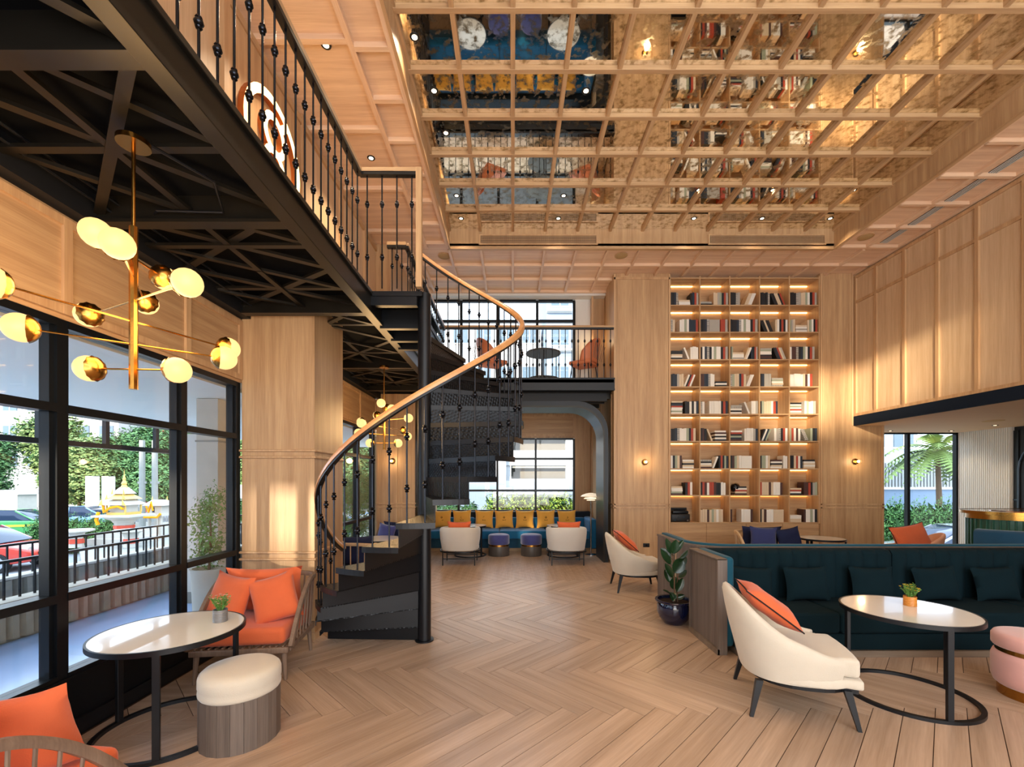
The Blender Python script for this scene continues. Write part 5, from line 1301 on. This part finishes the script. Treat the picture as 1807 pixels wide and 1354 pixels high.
for i, (x, y, hh, lb) in enumerate(((-17.1,20.0,6.0,'first'),(-16.6,20.1,6.0,'second'))):
    o = thing('utility_pole', 'grey utility pole, %s of the pair against the trees' % lb, 'pole', (x,y,-1.6)); MB().lathe([(.13,0),(.11,hh-1.0)],10).obj('shaft', M_concgrey, o); MB().box(-.2,.2,-.03,.03,3.0,3.1).obj('cross_arm', M_concgrey, o)
for i, (x, y, lb) in enumerate(((-25.5,26.3,'left'),(-25.0,26.8,'right'))):
    o = thing('white_post', 'white concrete post under the tree canopy, %s of two' % lb, 'post', (x,y,-1.6)); MB().box(-.22,.22,-.22,.22,0,3.4).obj('shaft', M_white, o); MB().box(-.26,.26,-.26,.26,0,.2).obj('foot', M_concgrey, o)
fc = thing('street_fence', 'long grey bar fence beyond the street', 'fence', (-30,27.5,-1.6))
MB().box(-18,14,-.03,.03,1.45,1.52).obj('top_rail', M_concgrey, fc); MB().box(-18,14,-.1,.1,0,.5).obj('base', M_conc, fc)
m_ = MB()
for k in range(160): m_.box(-18+k*.2,-17.95+k*.2,-.02,.02,.5,1.45)
o = m_.obj('bars', M_concgrey, fc); o['kind'] = 'stuff'
gp = thing('gate_pillar', 'pale gate pillar with flat cap beside the street fence', 'pillar', (-27.9,24.6,-1.6)); MB().box(-1.2,.35,-.5,.5,0,2.35).obj('shaft', M_conc, gp); MB().box(-1.3,.5,-.6,.6,2.35,2.6).obj('cap', M_white, gp)
# trees
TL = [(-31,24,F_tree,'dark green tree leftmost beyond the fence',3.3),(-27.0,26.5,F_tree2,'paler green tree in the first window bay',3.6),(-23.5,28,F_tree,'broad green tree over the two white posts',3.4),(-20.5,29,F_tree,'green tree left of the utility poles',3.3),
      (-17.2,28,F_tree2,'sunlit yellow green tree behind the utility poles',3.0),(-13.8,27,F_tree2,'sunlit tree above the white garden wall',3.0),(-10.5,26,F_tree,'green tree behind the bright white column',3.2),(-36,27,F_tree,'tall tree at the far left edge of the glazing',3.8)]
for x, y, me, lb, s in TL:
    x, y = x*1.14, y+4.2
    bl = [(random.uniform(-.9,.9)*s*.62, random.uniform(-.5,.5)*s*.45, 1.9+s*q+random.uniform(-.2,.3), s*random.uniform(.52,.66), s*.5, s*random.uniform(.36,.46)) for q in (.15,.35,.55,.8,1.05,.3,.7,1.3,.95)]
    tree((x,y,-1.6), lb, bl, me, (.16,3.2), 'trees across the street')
# facades
M_fac = mat('white_facade','#A9AAAA',.8,noise=(2,.04)); M_facg = mat('grey_blue_facade','#7E8FA2',.8); M_winb = mat('dark_window_glass','#51626E',.2,.1); M_brick = mat('brown_brick_facade','#8A4B3C',.85)
def block(name, label, x0, x1, y, dep, z1, m, wins, z0=-1.6, face='-y', balcony=False):
    t = thing(name, label, 'building', ((x0+x1)/2,y,z0)); hx = (x1-x0)/2
    MB().box(-hx,hx,0,dep,0,z1-z0).obj('wall', m, t)
    (nx, wz, wh_, ww, zs) = wins
    me = B(-ww/2,ww/2,-.06,0,0,wh_).mesh('window', M_winb); fr = MB().box(-ww/2-.06,ww/2+.06,-.10,-.0,-.08,0).box(-.03,.03,-.09,-.0,0,wh_).mesh('window_frame', M_white)
    for z in zs:
        for k in range(nx):
            x = -hx+(k+.5)*2*hx/nx; w_ = link('window', me, t, loc=(x,-.0,z-z0)); link('window_frame', fr, w_)
        if balcony: MB().box(-hx,hx,-.5,-.02,z-z0-.5,z-z0-.35).obj('slab_edge', M_white, t)
    return t
block('apartment_building','white apartment block across the rear lane seen from the balcony', -14,2.2,34,8,14.0,M_fac,(9,0,1.25,1.1,[6.2,9.2,12.3]))
block('apartment_building','taller grey blue apartment block with balconies right of the white block', 2.4,12,31,8,22,M_facg,(5,0,1.3,1.2,[5.6,8.4,11.2,14.0,16.8]), balcony=True)
pk_ = thing('parking_structure', 'white multi-storey car park with dark open decks behind the hedge', 'building', (3,26,-1.6))
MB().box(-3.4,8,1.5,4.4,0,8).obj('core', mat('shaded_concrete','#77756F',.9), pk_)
for z0, z1 in ((2.3,3.25),(4.05,4.95),(5.7,8.0)): MB().box(-3.4,8,0,.3,z0,z1).obj('parapet', M_fac, pk_)
MB().box(-6.5,-3.4,-.5,4.4,0,7.5).obj('end_wall', M_fac, pk_)
for x in (-3.3,.4,4,7.6): MB().box(x-.2,x+.2,.1,.5,0,7).obj('column', M_fac, pk_)
for z in (.0,2.3,4.05): MB().box(-3.4,8,.3,4.4,z-.15,z).obj('deck', M_concgrey, pk_)
hedge('clipped yellow green hedge behind the alcove window', -.9,2.6,14.0,15.2,-.2,1.12, F_lime, 5)
hedge('looser green hedge outside the alcove window, stair side', -4.4,-1.2,14.2,15.4,-.2,.85, F_hedge, 5)
block('apartment_building','brown brick block with windows above the street trees', -34,-25,40,8,9.5,M_brick,(5,0,1.2,1.3,[3.0,5.4,7.6]))
block('apartment_building','pale block behind the trees at the far left', -62,-40,44,8,13,M_fac,(9,0,1.3,1.4,[3.0,5.8,8.6]))
# cars
def car(loc, rz, label, body, stripe=None):
    t = thing('car', label, 'car', loc, rz)   # faces local +X
    def section(x, w_, zl, zh): return [(x,-w_,zl),(x,-w_,zh),(x,w_,zh),(x,w_,zl)]
    S = [(-2.05,.70,.42,.85),(-1.95,.80,.30,.95),(-1.2,.86,.25,.95),(0,.88,.25,.93),(.95,.88,.25,.90),(1.6,.84,.26,.82),(1.98,.74,.30,.70),(2.08,.60,.38,.58)]
    m_ = MB(); vs = []; [vs.extend(section(*s)) for s in S]; fs = [(i*4+j,(i+1)*4+j,(i+1)*4+(j+1)%4,i*4+(j+1)%4) for i in range(len(S)-1) for j in range(4)]+[(0,1,2,3),(31,30,29,28)]
    m_.add(vs, fs).obj('body', body, t, bevel=.07, seg=3)
    C_ = [(-1.75,.72,.93,.95),(-1.2,.70,.93,1.36),(-.5,.66,.93,1.46),(.25,.66,.92,1.43),(.6,.70,.92,1.28),(1.1,.76,.90,.92)]
    m_ = MB(); vs = []
    for x, w_, zl, zh in C_: vs += [(x,-w_-.08,zl),(x,-w_,zh),(x,w_,zh),(x,w_+.08,zl)]
    m_.add(vs, [(i*4+j,(i+1)*4+j,(i+1)*4+(j+1)%4,i*4+(j+1)%4) for i in range(len(C_)-1) for j in range(4)]+[(0,1,2,3),(23,22,21,20)]).obj('glasshouse', M_carglass, t, bevel=.04, seg=2)
    MB().add([(-1.15,-.69,1.375),(-.5,-.65,1.475),(.25,-.65,1.445),(.25,.65,1.445),(-.5,.65,1.475),(-1.15,.69,1.375)],[(0,1,2,3,4,5)]).obj('roof', body, t)
    for s in (-1,1):
        MB().bar((.3,s*.685,1.40),(1.05,s*.80,.93),.07,.05).obj('windscreen_pillar', body, t); MB().bar((-1.2,s*.72,1.34),(-1.75,s*.79,.95),.09,.05).obj('rear_pillar', body, t); MB().bar((-.45,s*.69,1.44),(-.45,s*.80,.95),.06,.05).obj('door_pillar', body, t)
        for x in (-1.28,1.28):
            Mx = Matrix.Translation((x,s*.80,.31)) @ Matrix.Rotation(PI/2,4,'X')
            MB().lathe([(.0,-.09),(.31,-.09),(.31,.09),(0,.09)],20,Mx).obj('tyre', M_soot, t)
            MB().lathe([(.0,-.105),(.19,-.10),(.21,-.095),(.21,.095),(.19,.10),(0,.105)],12,Mx).obj('wheel_rim', M_chrome, t)
        MB().lathe([(0,-.02),(.11,-.01),(.13,.02)],10,Matrix.Translation((1.93,s*.58,.66)) @ Matrix.Rotation(PI/2,4,'Y')).obj('headlamp', M_marble, t)
    MB().box(2.0,2.10,-.45,.45,.50,.60).obj('grille', M_soot, t); MB().box(1.98,2.09,-.5,.5,.33,.42).obj('lower_grille', M_soot, t)
    if stripe: MB().box(-1.9,1.5,-.90,.90,.62,.72).obj('side_stripe', stripe, t)
    return t
M_carglass = mat('car_glass','#24344C',.08,.2)
car((-17.75,14.2,-1.4), .25, 'red hatchback parked outside behind the railings', mat('red_car_paint','#C23524',.25,coat=.8))
car((-25.6,22.4,-1.4), .35, 'green and yellow taxi passing on the street behind the red car', mat('green_car_paint','#3F9A4C',.25,coat=.8), mat('yellow_car_stripe','#E8C53A',.3))
car((-24.6,25.0,-1.4), .35, 'pale blue car behind the low hedge left of the spirit house', mat('pale_blue_car_paint','#8FB3D6',.25,coat=.8))
car((13.3,12.9,-1.25), 2.9, 'silver car parked outside the corner window', mat('silver_car_paint','#B9BDC2',.25,.5,coat=.8))
# right side outside
wl_ = thing('slatted_boundary_wall', 'white vertically slatted boundary wall behind the palm', 'wall', (20,21.4,-1.3))
MB().box(-5,14,0,.2,0,2.4).obj('base_wall', M_facg, wl_); MB().box(-5,14,-.08,.2,2.4,2.52).obj('coping', M_white, wl_)
sl = B(-.035,.035,0,.05,0,1.2).mesh('slat', M_fac)
MB().box(-5,14,.06,.1,2.52,3.72).obj('backing', M_concgrey, wl_)
for k in range(120): link('slat', sl, wl_, loc=(-5+k*.158,0,2.52))
hedge('green hedge below the slatted wall outside the corner window', 12.2,20.5,16.0,17.0,-1.25,.80, F_hedge, 9)
block('apartment_building','blue grey house with two small windows beyond the slatted wall', 18,25.2,27,6,9,M_facg,(4,0,1.0,1.2,[3.6,5.4]))
pl = thing('palm_tree', 'palm tree with drooping fronds in front of the slatted wall', 'tree', (17.9,18.3,-1.25))
MB().tube([(0,0,0),(.1,0,1.9),(.02,0,4.1)], [.14,.10,.08], 8).obj('trunk', M_bark, pl)
M_palm = mat('palm_frond','#6E8440',.6,noise=(4,.3)); rr = random.Random(9)
for k in range(30):
    a = 2*PI*k/30+rr.uniform(-.1,.1); el = rr.uniform(-.3,1.1); L_ = rr.uniform(1.7,2.2); mb = MB(); prev = None
    for s in range(16):
        u = s/15; p = Vector((math.cos(a)*L_*u*math.cos(el*.8), math.sin(a)*L_*u*math.cos(el*.8), L_*(u*math.sin(el)-.55*u*u)))
        if prev is not None:
            d = (p-prev).normalized(); sd_ = d.cross(Vector((0,0,1))).normalized(); ll = .5*math.sin(PI*min(1,u*.9+.12))
            for q in (-1,1): mb.add([p, p+sd_*q*ll+d*.12-Vector((0,0,.12)), p+d*.16], [(0,1,2)])
            mb.bar(prev, p, .015, .015)
        prev = p
    mb.obj('frond', M_palm, pl, loc=(.02,0,4.1))
# unseen blocks and trees added behind the camera to shape the sun patches
struct(MB().box(-5.35,14,-14,-13,-1.6,5.75).box(-1.35,14,-14,-13,5.75,7.6).box(-6,-4.1,-14,-13,5.75,7.6).obj('wall_sun_blocker', M_fac))
struct(MB().box(-8.7,-6.6,-14,-13,-1.6,7.5).box(-40,-9.7,-14,-13,-1.6,7.5).box(-9.7,-8.7,-14,-13,-1.6,3.4).box(-6.6,-5.35,-14,-13,-1.6,3.1).box(-9.7,-8.7,-14,-13,4.6,7.5).box(-6.6,-5.35,-14,-13,4.4,7.5).obj('wall_sun_blocker', M_fac))
for x, lb in ((.7,'added sun-masking tree over the roof'),(-5.2,'added sun-masking tree beside the gap between blockers')):
    tree((x,-12.3,-1.6), lb+' behind the hall', [(0,0,7.9,1.7,.8,1.4),(.8,.2,8.6,1.2,.8,1.0),(-.6,0,8.3,1.1,.8,1.1)], F_tree, (.2,6.5), 'added sun-masking trees behind the hall')
tree((-2.6,-11.5,-1.6), 'slender unseen tree added behind the camera to dapple the low sunlight', [(0,0,7.75,.35,.4,.45),(.75,.1,8.3,.25,.4,.4),(-.8,0,8.25,.25,.3,.3)], F_hedge, (.08,7.0))
